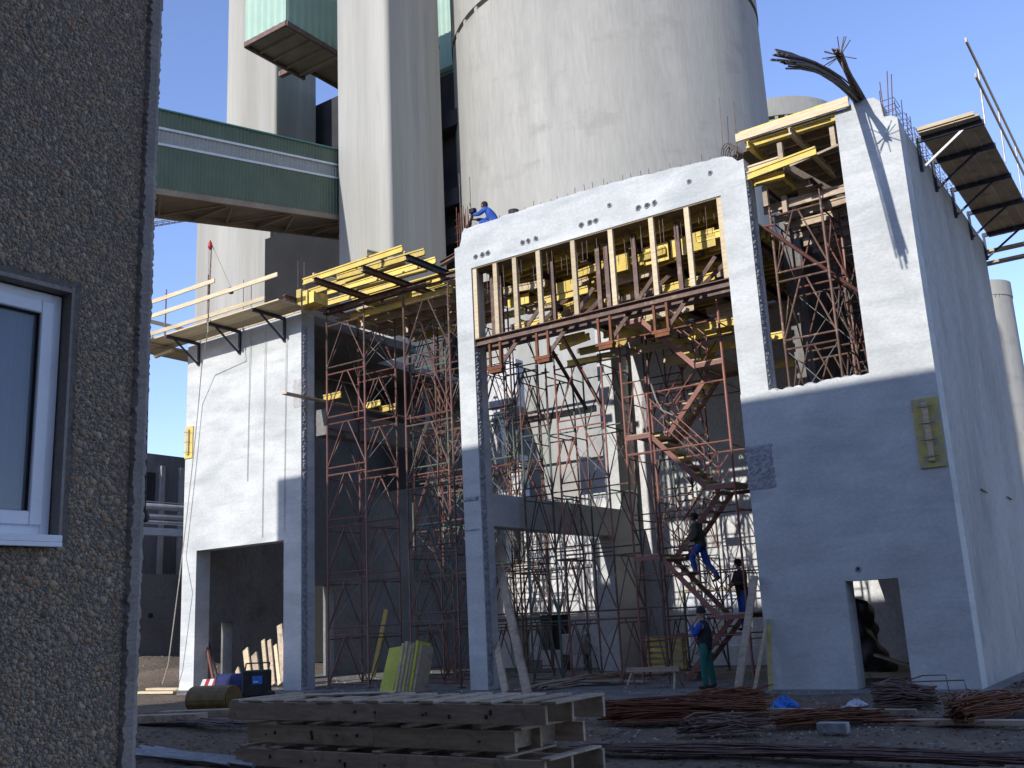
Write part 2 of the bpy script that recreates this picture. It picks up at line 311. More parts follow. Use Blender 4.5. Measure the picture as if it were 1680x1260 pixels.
# partition between right bay and near tower
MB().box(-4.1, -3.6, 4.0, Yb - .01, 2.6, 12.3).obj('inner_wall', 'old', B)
# rough edges
rough_patch((-11.45, .04, .1), (0, .22, 0), (0, 0, 8.7), (1, 0, 0), 5, 230, .035, 'rough_edge', B)
rough_patch((-18.1, .05, .1), (0, .2, 0), (0, 0, 10.8), (1, 0, 0), 5, 260, .035, 'rough_edge', B)
rough_patch((-4.13, 0, 4.18), (.62, 0, 0), (0, 0, .97), (0, -1, 0), 12, 22, .015, 'rough_patch', B, 'rough', .8)
rough_patch((-12.0, 0, 4.75), (.5, 0, 0), (0, 0, .12), (0, -1, 0), 14, 4, .02, 'rough_patch', B)
rough_patch((-12.02, 0, 3.98), (.5, 0, 0), (0, 0, .05), (0, -1, 0), 14, 2, .015, 'rough_patch', B)
rough_patch((-3.46, .03, 6.4), (0, .3, 0), (0, 0, 5.3), (1, 0, 0), 6, 140, .03, 'rough_edge', B)
rough_patch((-18.1, 0, 8.3), (-.35, 0, 0), (0, 0, .9), (0, -1, 0), 8, 20, .008, 'rough_patch', B, 'side', .9)
for x in (-3.4, -3.1, -2.9, -2.6, -2.3, -2.0, -1.8, -1.6):
    r = MB(); r.lathe([(.0, .07), (.07, .06), (.13, .03), (.16, -.02)], 7, x, .25 + random.uniform(-.1, .1), 6.32); r.obj('broken_lump', 'chip', B)
# spots of exposed ties on the head beam: flat black discs paint the pits' shade, with a raised rim
def painted_pit(x, z, r):
    n = 11; b = MB(); rr = [r * random.uniform(.7, 1.25) for _ in range(n)]
    vs = [(x, -.002, z)] + [(x + math.cos(2*math.pi*i/n) * rr[i], -.003, z + math.sin(2*math.pi*i/n) * rr[i]) for i in range(n)]
    b.add(vs, [(0, 1 + (i + 1) % n, 1 + i) for i in range(n)]); o = b.obj('tie_hole_shade', 'black', B)
    b = MB(); vs = []
    for i in range(n):
        c, s_ = math.cos(2*math.pi*i/n), math.sin(2*math.pi*i/n)
        vs += [(x + c * rr[i], -.004, z + s_ * rr[i]), (x + c * (rr[i] + .02), -.022, z + s_ * (rr[i] + .02)), (x + c * (rr[i] + .035), -.001, z + s_ * (rr[i] + .035))]
    b.add(vs, [(3*i+k, 3*((i+1)%n)+k, 3*((i+1)%n)+k+1, 3*i+k+1) for i in range(n) for k in (0, 1)]); b.obj('rim', 'rough', o)
for x in (-11.28, -11.05, -10.86, -9.72, -9.53, -9.29, -7.89, -7.64, -7.46, -6.25, -6.0, -5.8): painted_pit(x, 11.42, .05)
for x, z in ((-7.04, 11.72), (-4.85, 11.7), (-4.3, 11.75), (-2.0, 2.35)): painted_pit(x, z, .035)
# starter bars, each a part
rodm = {}
def rod(name, p, L, r=.008, mat='rebar', parent=B, rot=(0, 0, 0)):
    k = (round(L, 1), r, mat)
    if k not in rodm: rodm[k] = MB().tube((0, 0, 0), (0, 0, k[0]), r, 5).mesh('bar', M[mat])
    return link(name, rodm[k], parent, p, rot)
x = -11.3
while x < -4.2:
    for y in (.12, .43): rod('starter_bar', (x + random.uniform(-.03, .03), y, 12.0 + (.26 if x < -7 else .2 * (-4.2 - x) / 2.8)), random.choice((.2, .2, .3)), .009, rot=(random.uniform(-.1, .1), random.uniform(-.1, .1), 0))
    x += .27
for i in range(14): rod('corner_bar', (-11.95 + .3 * (i % 5) / 4 + random.uniform(-.02, .02), .1 + .12 * (i // 5), 11.8), 1.1 if i % 3 else 1.3, .011, 'rust')
for z in (12.05, 12.3, 12.5, 12.7):
    MB().tube((-11.99, .05, z), (-11.62, .05, z), .007, 4).tube((-11.99, .05, z), (-11.99, .4, z), .007, 4).obj('tie_bar', 'rust', B)
rod('tall_bar', (-11.93, .25, 11.8), 2.4, .013); rod('tall_bar', (-11.6, .3, 11.8), 2.2, .011)
x = -23.2
while x < -18.4:
    rod('starter_bar', (x, .3 + random.uniform(-.12, .12), 11.3), random.choice((.5, .6, .6, .7)), .010, rot=(random.uniform(-.06, .06), random.uniform(-.06, .06), 0)); x += .14
for px, py, h in ((399, 510, 1.9), (412, 500, 1.7), (489, 470, 1.9), (499, 468, 1.8)):
    p = fy(px, py, .3); rod('tall_bar', (p[0], .3, 11.3), h, .012)
# hanging bars under the head beam
x = -11.25
while x < -4.2:
    l = random.choice((.4, .5, .6, .7, .8)); rod('hanging_bar', (x + random.uniform(-.04, .04), random.choice((.15, .4)), 11.14 - l), l, .008, rot=(0, random.uniform(-.03, .03), 0)); x += .155
# bars on near tower top right: cages
for k in range(7):
    y = .35 + k * .9; x0 = -.42
    c = MB()
    for xx, yy in ((x0, y), (x0, y + .5), (-.08, y), (-.08, y + .5)): c.tube((xx, yy, 11.6), (xx + random.uniform(-.05, .05), yy + random.uniform(-.05, .05), 12.35 + random.uniform(-.1, .2) - .05 * k), .011, 5)
    for z in (11.75, 11.9, 12.05, 12.2, 12.35): c.path([(x0, y, z), (-.08, y, z + .02), (-.08, y + .5, z), (x0, y + .5, z), (x0, y, z)], .008, 4)
    c.obj('rebar_cage', 'rebar', B)
for x, z1 in ((-.28, 12.7), (-.2, 12.9), (-.12, 12.75), (-.33, 12.5)): rod('corner_bar', (x, .12, 11.7), z1 - 11.7, .011, 'rust', rot=(0, random.uniform(-.1, .1), 0))
for p in ((1600 + 13, 806), (1655, 818)):
    q = fx(*p, 0); MB().tube((-.02, q[1], q[2]), (.03, q[1] + .02, q[2]), .012).tube((.03, q[1] - .35, q[2] + .02), (.03, q[1] + .3, q[2] - .01), .014).obj('tie_rod', 'rust', B)
# plumb lines down the left wall
pal = MB(); 
for px, z0, z1 in ((408, 11.2, 6.3), (433, 11.0, 4.5), (468, 10.9, 4.6)):
    X = fy(px, 700)[0]; o = tag(MB().path([(X + .1, -.06, z0), (X + .03, -.03, (z0 + z1) / 2), (X, -.03, z1)], .010).obj('plumb_line', 'rope'), None)
    tag(o, {408: 'thick cord hanging down the left wall, ending above the wide opening', 433: 'thin cord on the left white wall, between the two others', 468: 'thin cord nearest the right edge of the left white wall'}[px], 'cord', 'cords hanging down the left wall')
# the two sprays of bars that jut out of the near tower top
def spray(name, root, tip, n, sag, spread, label):
    o = thing(name, label, 'rebar bundle', 'bundles of bars jutting from the tower top'); root = Vector(root); tip = Vector(tip)
    for i in range(n):
        a = root + Vector((random.uniform(-.13, .13), 0, random.uniform(-.13, .05))); s = random.uniform(.9, 1.06)
        e = root + (tip - root) * s + Vector((random.uniform(-1, 1), random.uniform(-.5, .5), random.uniform(-1, 1))) * spread
        pts = []
        for k in range(7):
            t = k / 6; p = a.lerp(e, t); p.z += sag * 4 * t * (1 - t) * .5; pts.append(p)
        MB().path(pts, .019, 5).obj('steel_bar', 'rebar', o)
    return o
spray('rebar_bundle', (-.78, .35, 12.5), (-.83, -4.9, 11.15), 26, .5, .14, 'long bundle of bars drooping out from the near tower top')
o = spray('rebar_bundle', (-.74, .3, 12.48), (-.5, -2.2, 12.42), 18, .08, .08, 'short brush-ended bundle of bars on the near tower top')
for i in range(12):
    a = Vector((-.5, -2.05, 12.4)); d = Vector((random.uniform(-1, 1), random.uniform(-.9, .3), random.uniform(-1, 1))).normalized() * .38
    MB().tube(a - d * .2, a + d, .011, 5).obj('bent_end', 'rebar', o)
# yellow panels hung on walls
def wallpanel(x0, x1, z0, z1, mat, label, n):
    t = thing('wall_panel', label, 'panel'); MB().box(x0, x1, -.04, -.006, z0, z1).obj('board', mat, t, bevel=.004)
    xm = (x0 + x1) / 2
    b = MB().box(xm - .055, xm + .055, -.10, -.042, z0 + .12, z1 - .1); b.obj('batten', 'pale', t, bevel=.005)
    for i in range(n):
        z = z0 + .2 + (z1 - z0 - .4) * i / (n - 1); MB().box(xm - .16, xm + .16, -.115, -.10, z, z + .012).obj('wire_tie', 'rebar', t)
wallpanel(-.53, -.03, 4.22, 5.62, 'ypanel', 'worn yellow board fixed high on the shaded near tower wall', 4)
wallpanel(-23.6, -23.2, 7.4, 8.47, 'yel', 'bright yellow board on the far left edge of the sunlit wall', 3)
# ------------------------------------------------------------------ formwork of the head beam
F = thing('beam_formwork', 'pale studs on a brown steel beam under the long concrete head beam', 'formwork')
MB().ibeam((-11.5, .12, 9.0), (-4.0, .12, 9.0), .22, .2, .02, .02).obj('steel_beam', 'steel', F)
MB().ibeam((-11.5, .55, 8.97), (-4.0, .55, 8.97), .18, .2, .02, .02).obj('steel_beam', 'steel', F)
for x in (-11.36, -10.68, -10.04, -9.28, -8.21, -7.1, -5.96, -5.01, -4.16):
    recentre(MB().bar((x, .07, 9.105), (x, .07, 11.125), .13, .1, (0, 1, 0)).obj('stud', 'pale', F, bevel=.006))
for x in (-11.1, -10.85, -9.15, -7.75, -7.5, -6.7, -5.5): recentre(MB().ibeam((x, .5, 9.08), (x, .5, 11.0), .12, .1, .015, .015, (0, 1, 0)).obj('steel_stud', 'steel', F))
for x in (-10.75, -9.25, -7.42, -5.88):
    h = MB().bar((x - .17, -.02, 8.2), (x - .17, -.02, 8.85), .06, .06).bar((x + .17, -.02, 8.2), (x + .17, -.02, 8.85), .06, .06).box(x - .24, x + .24, -.1, .08, 8.12, 8.2).box(x - .16, x + .22, -.1, .08, 8.03, 8.11)
    h.obj('hanger', 'rust', F)
    MB().bar((x + .12, .05, 8.25), (x + 1.25, .6, 9.9), .09, .09).obj('strut', 'steel', F)
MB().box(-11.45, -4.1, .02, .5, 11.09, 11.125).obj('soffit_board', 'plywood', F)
# ------------------------------------------------------------------ decks of yellow beams
def h20(a, b_, parent, mat='yel', name='timber_beam'):
    m_ = MB().ibeam(a, b_, .08, .2, .04, .028); o = m_.obj(name, mat, parent); return recentre(o)
D1 = thing('formwork_deck', 'half laid deck of yellow beams and dark steel channels over the left scaffold bay', 'formwork')
for x, y0, y1 in ((-18.05, -.75, 5.5), (-16.25, -1.25, 5.5), (-14.55, -1.0, 5.5), (-13.05, -.85, 5.5)):
    recentre(MB().ibeam((x, y0, 11.62), (x, y1, 11.62), .16, .16, .016, .014).obj('steel_channel', 'dsteel' if x > -14 else 'steel', D1))
for y, x0, x1 in ((-.95, -17.0, -13.0), (-.55, -16.0, -12.7), (-.15, -17.6, -13.6), (.25, -17.2, -12.9), (.5, -16.2, -13.5), (.95, -17.9, -14.8), (1.35, -17.2, -12.3), (1.9, -16.4, -12.2), (2.3, -17.9, -13.1), (2.9, -17.2, -12.4), (3.4, -17.8, -12.2), (4.0, -17.8, -12.2)):
    h20((x0, y, 11.81), (x1, y + random.uniform(-.12, .12), 11.81), D1)
for k in range(9): recentre(MB().box(-17.8 + k * .6, -17.8 + k * .6 + .52, .9 + random.uniform(-.2, .3), 4.3 + random.uniform(-.6, .3), 11.26, 11.29).obj('board', 'wood', D1))
for x, y, L in ((-16.8, -.35, .8), (-14.3, -.75, .7), (-15.2, -.1, 1.0), (-13.6, .1, .8), (-17.0, .7, .9)): h20((x, y - L / 2, 12.0), (x + .15, y + L / 2, 12.0), D1, 'pale', 'short_beam')
for x, y in ((-15.9, .9), (-14.9, 1.2), (-16.8, 1.6), (-13.4, .8), (-13.9, 2.0), (-15.3, 2.6)):
    recentre(MB().box(x - .25, x + .25, y - .06, y + .06, 11.3, 11.52).obj('block', 'yel', D1))
for y in (.75, 2.15, 3.65, 5.0): recentre(MB().ibeam((-17.8, y, 11.42), (-12.3, y, 11.42), .18, .2, .02, .015).obj('steel_beam', 'steel', D1))
for y in (1.1, 1.8, 2.6, 3.3, 4.3): h20((-17.7 + random.uniform(0, .8), y, 11.15), (-12.4 - random.uniform(0, .6), y, 11.15), D1, random.choice(('yel', 'pale', 'yel')))
MB().ibeam((-13.3, 1.0, 11.98), (-12.1, .6, 11.98), .14, .14, .016, .014).obj('edge_channel', 'steel', D1)
# the row of short beams half way up beside the left wall
D3 = thing('plank_bracket', 'dark plank with three yellow beam ends sticking out beside the left column', 'plank')
PX = -17.75; pa = fx(466, 645, PX); pb = fx(700, 700, PX)
MB().bar(tuple(pa), (PX, pb[1], pa[2]), .22, .05).obj('plank', 'wood', D3)
for px in (536, 601, 627): q = fx(px, 665, PX); h20((PX - .12, q[1], pa[2] + .13), (PX + .62, q[1], pa[2] + .13), D3, 'yel', 'beam_end')
# deck over the right-hand bay
D2 = thing('formwork_deck', 'dense underside of yellow beams over the stair bay behind the pale studs', 'formwork')
for x in (-11.2, -9.9, -8.3, -6.9, -5.6, -4.4): recentre(MB().ibeam((x, .7, 10.84), (x, 8.6, 10.84), .2, .22, .02, .016).obj('steel_beam', 'steel', D2))
y = .72
while y < 8.6:
    h20((-11.4 + random.uniform(0, .15), y, 11.05), (-4.15, y, 11.05), D2); y += .36
MB().box(-11.44, -4.12, .56, 8.7, 11.155, 11.19).obj('plywood', 'ypanel', D2)
for y, zr in ((.8, 10.5), (1.25, 10.32), (1.8, 10.1), (2.5, 9.8), (3.3, 9.45), (4.2, 9.1)):
    x = -11.3 + random.uniform(0, .6)
    while x < -5.0:
        L_ = random.uniform(.7, 2.2); h20((x, y + random.uniform(-.05, .05), zr + random.uniform(-.1, .1)), (min(x + L_, -4.2), y + random.uniform(-.05, .05), zr + random.uniform(-.1, .1)), D2, random.choice(('yel', 'yel', 'yel', 'pale')), 'short_beam'); x += L_ + random.uniform(.15, .9)
for i in range(26):
    x = random.uniform(-11, -5.2); y = random.uniform(.8, 4.5); zr = 11.0 - .5 * y - random.choice((.2, .5, .8))
    h20((x, y, zr), (x + random.uniform(.6, 1.6), y + random.uniform(-.1, .1), zr), D2, random.choice(('yel', 'yel', 'pale')), 'short_beam')
for x, y in ((-10.6, 1.0), (-9.0, .9), (-7.4, .85), (-5.0, .8), (-6.3, .9), (-8.6, 1.4), (-4.6, 1.1), (-6.9, 1.2), (-5.5, .85)):
    recentre(MB().box(x - .35, x + .35, y - .03, y + .03, 10.25 if x > -7.5 else 10.1, 10.72 if x > -7.5 else 10.4).obj('yellow_board', 'yel', D2))
for x in (-10.4, -8.9, -7.2, -5.6): MB().bar((x, .6, 8.9), (x + 1.2, 1.6, 10.3), .1, .1).bar((x + 1.2, .9, 9.1), (x - .2, 3.6, 10.3), .09, .09).obj('strut', 'steel', D2)
for y in (1.6, 3.0, 5.2): recentre(MB().bar((-11.3, y, 9.75), (-4.3, y, 9.8), .1, .14).obj('ledger', 'wood', D2))
# deck over the near tower
D4 = thing('formwork_deck', 'yellow timber deck at the top of the near tower opening', 'formwork')
MB().bar((-3.55, -.1, 12.36), (-.92, -.1, 12.36), .06, .2).obj('edge_board', 'pale', D4, bevel=.006)
MB().bar((-3.5, .08, 12.52), (-1.5, .02, 12.50), .16, .06).obj('edge_board', 'yel', D4, bevel=.006)
MB().bar((-1.7, .05, 12.53), (-.95, .05, 12.53), .14, .05).obj('edge_board', 'pale', D4)
for x in (-3.3, -2.3): h20((x, -.06, 12.16), (x + .05, 3.0, 12.16), D4, 'pale' if x > -3 else 'yel')
y = .35
while y < 8.6: h20((-3.45, y, 12.3), (-.55, y, 12.3), D4, random.choice(('wood', 'yel', 'wood'))); y += .5
MB().box(-3.5, -.52, .3, 8.8, 12.41, 12.44).box(-4.1, -3.5, .8, 8.8, 12.41, 12.44).obj('plywood', 'plywood', D4)
h20((-3.42, .05, 11.42), (-1.78, .0, 11.52), D4); h20((-3.5, .45, 11.4), (-2.7, .5, 11.4), D4); h20((-3.5, .2, 11.62), (-2.6, .25, 11.66), D4, 'pale')
MB().bar((-2.4, .0, 11.34), (-1.3, .05, 11.52), .04, .05).obj('batten', 'wood', D4)
for x, y, z in ((-2.6, .1, 11.75), (-1.45, .3, 11.85), (-3.2, .5, 11.0), (-2.9, .9, 10.8)): MB().bar((x, y, z - .25), (x, y, z + .25), .11, .11).obj('block', 'wood', D4)
for x in (-3.2, -2.2, -1.2): recentre(MB().ibeam((x, .6, 11.1), (x, 8.4, 11.1), .16, .2, .02, .015).obj('steel_beam', 'steel', D4))
y = 1.0
while y < 8.4: h20((-3.45, y, 10.88), (-.6, y, 10.88), D4, 'wood'); y += .7
MB().bar((-2.6, .3, 11.5), (-1.7, 2.5, 11.0), .1, .18).obj('strut', 'wood', D4)
# ------------------------------------------------------------------ shoring towers
cache = {}
def frame_mesh(wd, h, mat, kind):
    k = (round(wd, 2), round(h, 2), mat, kind)
    if k not in cache:
        b = MB()
        if kind == 'frame':
            b.tube((0, 0, 0), (0, 0, h), .030).tube((wd, 0, 0), (wd, 0, h), .030)
            b.tube((0, 0, h - .1), (wd, 0, h - .1), .022, 5).tube((0, 0, .12), (wd, 0, .12), .022, 5)
            b.tube((wd * .44, 0, h - .12), (.02, 0, .16), .019, 5).tube((wd * .56, 0, h - .12), (wd - .02, 0, .16), .019, 5)
            for x in (0, wd): b.tube((x, 0, h - .03), (x, 0, h + .03), .034)
        elif kind == 'side':
            b.tube((.03, 0, h - .2), (wd - .03, 0, h - .2), .020, 5)
            b.tube((wd * .5, 0, h - .21), (.03, 0, .1), .018, 5).tube((wd * .5, 0, h - .21), (wd - .03, 0, .1), .018, 5)
        else: b.tube((0, 0, .1), (wd, 0, h - .1), .008, 4).tube((0, .02, h - .1), (wd, .02, .1), .008, 4)
        cache[k] = b.mesh('frame', M[mat])
    return cache[k]
def tower(x0, x1, y0, y1, z0, z1, lv, mats, label, group='shoring towers inside the bays', fork=True, skip=0):
    t = thing('shoring_tower', label, 'scaffold', group, (x0, y0, z0)); h = (z1 - z0) / lv; wx, wy = x1 - x0, y1 - y0
    for k in range(lv):
        m0, m1 = random.choice(mats), random.choice(mats); z = k * h
        link('frame', frame_mesh(wx, h, m0, 'frame'), t, (0, 0, z)); link('frame', frame_mesh(wx, h, m1, 'frame'), t, (0, wy, z))
        for x in (0, wx):
            if random.random() > skip: link('side_brace', frame_mesh(wy, h, random.choice(mats), 'side'), t, (x, 0, z), (0, 0, math.pi / 2))
        if random.random() < .5: link('wire_brace', frame_mesh(wx, h, 'galv', 'wire'), t, (0, random.choice((.05, wy - .05)), z))
        if random.random() < .5: link('wire_brace', frame_mesh(wy, h, 'galv', 'wire'), t, (random.choice((.04, wx - .04)), 0, z), (0, 0, math.pi / 2))
    for x in (0, wx):
        for y in (0, wy):
            if fork: MB().tube((x, y, lv * h), (x, y, lv * h + .32), .018).box(x - .1, x + .1, y - .08, y + .08, lv * h + .32, lv * h + .34).obj('head_jack', 'brown', t)
            MB().box(x - .08, x + .08, y - .08, y + .08, 0, .02).obj('base_plate', 'brown', t)
    return t
R1 = ('red', 'brown', 'brown', 'red'); R2 = ('brown', 'greent', 'brown', 'pink'); R3 = ('brown', 'red', 'greent')
tower(-17.55, -15.98, .55, 1.95, .02, 10.95, 7, R1, 'front red scaffold tower beside the left rough-edged column')
tower(-14.4, -12.72, .55, 1.95, .02, 10.95, 6, R1, 'front red scaffold tower just left of the middle column')
tower(-15.9, -14.5, 2.6, 4.0, .02, 10.95, 7, R3, 'mixed red and green scaffold tower standing between and behind the front pair')
tower(-17.4, -15.9, 4.3, 5.8, .02, 10.95, 7, R3, 'rear scaffold tower in the left bay, before the dark inner wall')
tower(-16.0, -14.7, 6.6, 8.0, .02, 10.4, 6, ('brown', 'brown', 'greent'), 'last scaffold tower at the very back of the left bay, in deep shade')
tower(-13.8, -12.5, 3.2, 4.7, .02, 10.95, 7, R3, 'rear scaffold tower in the left bay, half hidden by the middle column')
tower(-11.2, -10.3, 1.7, 3.1, .02, 8.35, 5, R2, 'narrow brown scaffold tower next to the low concrete cross beam')
tower(-9.95, -8.5, 1.6, 3.1, .02, 8.35, 5, R2, 'green and brown scaffold tower in the middle of the wide bay')
tower(-8.9, -7.7, 4.9, 6.3, .02, 9.9, 6, R2, 'rear scaffold tower behind the stair, before the dark wall strip')
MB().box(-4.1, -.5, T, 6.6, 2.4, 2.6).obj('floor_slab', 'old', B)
tower(-3.25, -2.05, .8, 2.2, 2.6, 10.7, 5, R1, 'red scaffold tower rising inside the near tower opening')
tower(-2.35, -1.3, 3.0, 4.4, 2.6, 10.2, 5, R1, 'faded red scaffold tower deeper inside the near tower opening')
tower(-3.4, -2.4, 5.2, 6.5, 2.6, 9.6, 5, R2, 'brown scaffold tower at the back of the near tower')
lt = thing('raking_prop', 'pair of long steel props crossing the wide bay diagonally', 'prop')
MB().tube(tuple(fy(921, 550, 1.2)), tuple(fy(984, 662, 3.4)), .06).obj('tube', 'brown', lt); MB().tube(tuple(fy(902, 569, 1.2)), tuple(fy(962, 671, 3.4)), .06).obj('tube', 'brown', lt)
MB().bar((-16.1, 8.4, 8.62), (-12.6, 8.4, 8.60), .12, .22).obj('cross_timber', 'wood', lt)
o = thing('raking_prop', 'thick red prop slanting down to the right in the near tower opening', 'prop')
MB().tube((-3.3, .4, 10.25), (-1.55, 1.6, 8.45), .045).obj('tube', 'red', o); MB().tube((-3.0, .35, 10.2), (-3.3, .4, 10.25), .03).obj('tip', 'red', o)
# ------------------------------------------------------------------ stair tower
ST = thing('stair_tower', 'red scaffold stair with zigzag flights beside the near tower', 'stair')
SX0, SX1, SY0, SY1 = -7.95, -5.12, 1.65, 3.25
for x in (SX0, SX1):
    for y in (SY0, SY1): MB().tube((x, y, 0), (x, y, 9.6), .032).obj('post', 'pink', ST)
for z, side in ((.1, 0), (1.6, 1), (3.1, 0), (4.65, 1), (6.15, 0), (7.7, 1), (9.2, 0)):
    xa, xb = (SX0, -7.25) if not side else (-5.85, SX1)
    if z > .2:
        p = MB().box(xa, xb, SY0, SY1, z - .03, z).obj('landing', 'wood', ST)
        for y in (SY0, SY1): MB().bar((xa, y, z - .09), (xb, y, z - .09), .05, .1).obj('landing_beam', 'pink', p)
    for y in (SY0, SY1): MB().tube((SX0, y, z + 1.0), (SX1, y, z + 1.0), .018, 5).obj('rail', 'pink', ST)
    for x in (SX0, SX1): MB().tube((x, SY0, z + .9), (x, SY1, z + .9), .018, 5).obj('rail', 'pink', ST)
def flight(z0, z1, left_to_right, ya, yb, n=7):
    xa, xb = (-7.25, -5.85) if left_to_right else (-5.85, -7.25)      # z0 at xa is the lower end
    f = thing('stair_flight', None, None); f.parent = ST
    del_keys = [k for k in ('label', 'category') if k in f]
    for k in del_keys: del f[k]
    for y in (ya, yb): MB().bar((xa, y, z0 - .1), (xb, y, z1 - .1), .04, .12).obj('stringer', 'pink', f)
    for i in range(n):
        t = (i + .5) / n; x = xa + (xb - xa) * t; z = z0 + (z1 - z0) * t
        MB().box(x - .14, x + .14, ya + .02, yb - .02, z - .02, z + .02).obj('tread', 'ypanel' if (i + int(z0)) % 3 else 'wood', f)
    MB().tube((xa, ya, z0 + .9), (xb, ya, z1 + .9), .016, 5).tube((xa, ya, z0 + .5), (xb, ya, z1 + .5), .014, 5).tube((xa, ya, z0), (xa, ya, z0 + .9), .014, 5).tube((xb, ya, z1), (xb, ya, z1 + .9), .014, 5).obj('handrail', 'pink', f)
    MB().tube((xa, yb, z0 + .9), (xb, yb, z1 + .9), .016, 5).tube((xa, yb, z0 + .5), (xb, yb, z1 + .5), .014, 5).obj('handrail', 'pink', f)
flight(.1, 1.6, True, 2.5, 3.2); flight(1.6, 3.1, False, 1.7, 2.4); flight(3.1, 4.65, True, 2.5, 3.2)
flight(4.65, 6.15, False, 1.7, 2.4); flight(6.15, 7.7, True, 2.5, 3.2); flight(7.7, 9.2, False, 1.7, 2.4)
for k, z in enumerate((0, 1.9, 3.8, 5.7)):
    b = MB(); b.tube((SX0, SY0, z + .1), ((SX0 - .0) + .35, SY0, z + 1.8), .018, 5).tube((SX0 + .7, SY0, z + .1), (SX0 + .35, SY0, z + 1.8), .018, 5).tube((SX0, SY0, z + 1.82), (SX0 + .7, SY0, z + 1.82), .018, 5).tube((SX0 + .7, SY0, z), (SX0 + .7, SY0, z + 1.9), .026)
    b.obj('end_frame', ('brown', 'brown', 'red', 'pink')[k], ST)
tag(MB().path([(-7.1, 1.5, 7.6), (-6.9, 1.45, 6.9), (-6.75, 1.45, 6.6), (-6.5, 1.5, 6.45)], .02).obj('hose', 'galv'), 'pale hose looping down the red stair tower', 'hose')
# ------------------------------------------------------------------ things standing inside
tag(recentre(MB().bar((-12.85, 8.62, .68), (-12.85, 8.62, 1.88), .1, .1).obj('blue_tube', 'blueplastic')), 'upright blue tube against the rear wall', 'tube')
t = thing('window_film', 'milky plastic sheet stretched over a yellow framed opening behind the stair', 'window')
MB().box(-10.0, -7.95, 8.76, 8.775, .62, 2.26).obj('film', 'film', t)
for a, b_ in (((-10.08, .6), (-10.08, 2.3)), ((-10.12, 2.3), (-7.9, 2.3))): MB().bar((a[0], 8.74, a[1]), (b_[0], 8.74, b_[1]), .07, .07, (0, 1, 0)).obj('frame', 'pale', t)
t = thing('slatted_crate', 'yellow slatted timber stack behind the stair tower foot', 'crate')
for k in range(6): MB().box(-9.9, -8.7, 5.6, 5.65, .12 + k * .16, .22 + k * .16).obj('slat', 'yel', t)
for x in (-9.85, -8.75): MB().box(x - .05, x + .05, 5.65, 5.75, 0, 1.1).obj('post', 'wood', t)
def sawhorse(name, label, cat, x, y, L, h, mat, rz=0):
    t = thing(name, label, cat, None, (x, y, .01), rz); MB().bar((-L/2, 0, h), (L/2, 0, h), .12, .1).obj('beam', mat, t)
    for s in (-1, 1):
        for q in (-1, 1): MB().tube((s * L * .4, 0, h - .04), (s * L * .45, q * .3, 0), .025).obj('leg', mat, t)
sawhorse('sawhorse', 'low wooden trestle lying before the stair foot', 'trestle', -7.0, .35, 1.3, .42, 'wood', .1)
t = thing('fuel_box', 'grey box on a frame in front of the black hatch', 'box'); MB().box(-13.9, -13.0, 7.3, 7.8, .5, 1.15).obj('body', 'side', t, bevel=.03)
for x in (-13.85, -13.05): MB().box(x - .03, x + .03, 7.35, 7.75, 0, .5).obj('leg', 'brown', t)
# crumpled tarpaulin seen through the small door
b = MB(); n1, n2 = 26, 18; vs = []
for j in range(n1):
    for i in range(n2):
        a = 2 * math.pi * i / n2; z = 1.75 * j / (n1 - 1); r = (.62 - .2 * z) * (1 + .22 * math.sin(3 * a + z * 5) + .16 * math.sin(7 * a - 9 * z)) * (1 if j < n1 - 1 else .1)
        vs.append((-3.55 + r * math.cos(a), 4.7 + r * math.sin(a), z + .05 * math.sin(5 * a)))
b.add(vs, [(j * n2 + i, j * n2 + (i + 1) % n2, (j + 1) * n2 + (i + 1) % n2, (j + 1) * n2 + i) for j in range(n1 - 1) for i in range(n2)])
tag(b.obj('tarpaulin', 'tarp', None, True), 'crumpled grey tarpaulin heap seen through the small doorway', 'tarpaulin')
tag(recentre(MB().bar((-3.0, 2.6, .12), (-1.4, 2.2, .12), .3, .1).bar((-2.9, 3.6, .5), (-1.5, 3.0, .1), .1, .06).obj('lumber', 'wood')), 'dark boards on the floor just inside the small doorway', 'boards')
# ------------------------------------------------------------------ left platform
P = thing('work_platform', 'plank platform with pale guard boards around the top of the left wall', 'platform')
for k in range(5): recentre(MB().box(-25.6 if k < 4 else -24.6, -17.7, -1.3 + k * .225, -1.3 + k * .225 + .215, 11.32, 11.365).obj('plank', 'pale', P))
for k in range(4): recentre(MB().box(-25.2 + k * .3, -24.93 + k * .3 - .01, -1.2, 3.5, 11.26, 11.31).obj('plank', 'pale', P))
for z, xa, xb in ((11.5, -25.6, -18.25), (12.12, -25.9, -17.7), (12.62, -25.9, -20.6)): recentre(MB().box(xa, xb, -1.36, -1.32, z - .07, z + .07).obj('guard_board', 'pale', P, bevel=.005))
for x in (-25.3, -23.1, -20.95): MB().tube((x, -1.31, 11.2), (x, -1.31, 12.9), .024).obj('post', 'brown', P)
for z in (11.6, 12.62): recentre(MB().box(-25.7, -25.66, -1.3, 3, z - .07, z + .07).obj('guard_board', 'pale', P))
for x in (-23.0, -20.93, -18.83):
    br = MB().bar((x, -1.35, 11.26), (x, -.01, 11.26), .07, .1).obj('bracket', 'dsteel', P)
    MB().bar((x, -.03, 10.5), (x, -.03, 11.25), .08, .06, (0, 1, 0)).obj('upright', 'dsteel', br)
    MB().bar((x, -.06, 10.55), (x, -1.0, 11.22), .05, .05).obj('stay', 'dsteel', br)
MB().bar((-24.4, -1.7, 11.45), (-23.7, -1.35, 11.4), .06, .1).obj('loose_plank', 'wood', P)
MB().bar((-24.6, -.6, 11.0), (-23.75, -.5, 11.1), .12, .08).obj('loose_plank', 'pale', P)
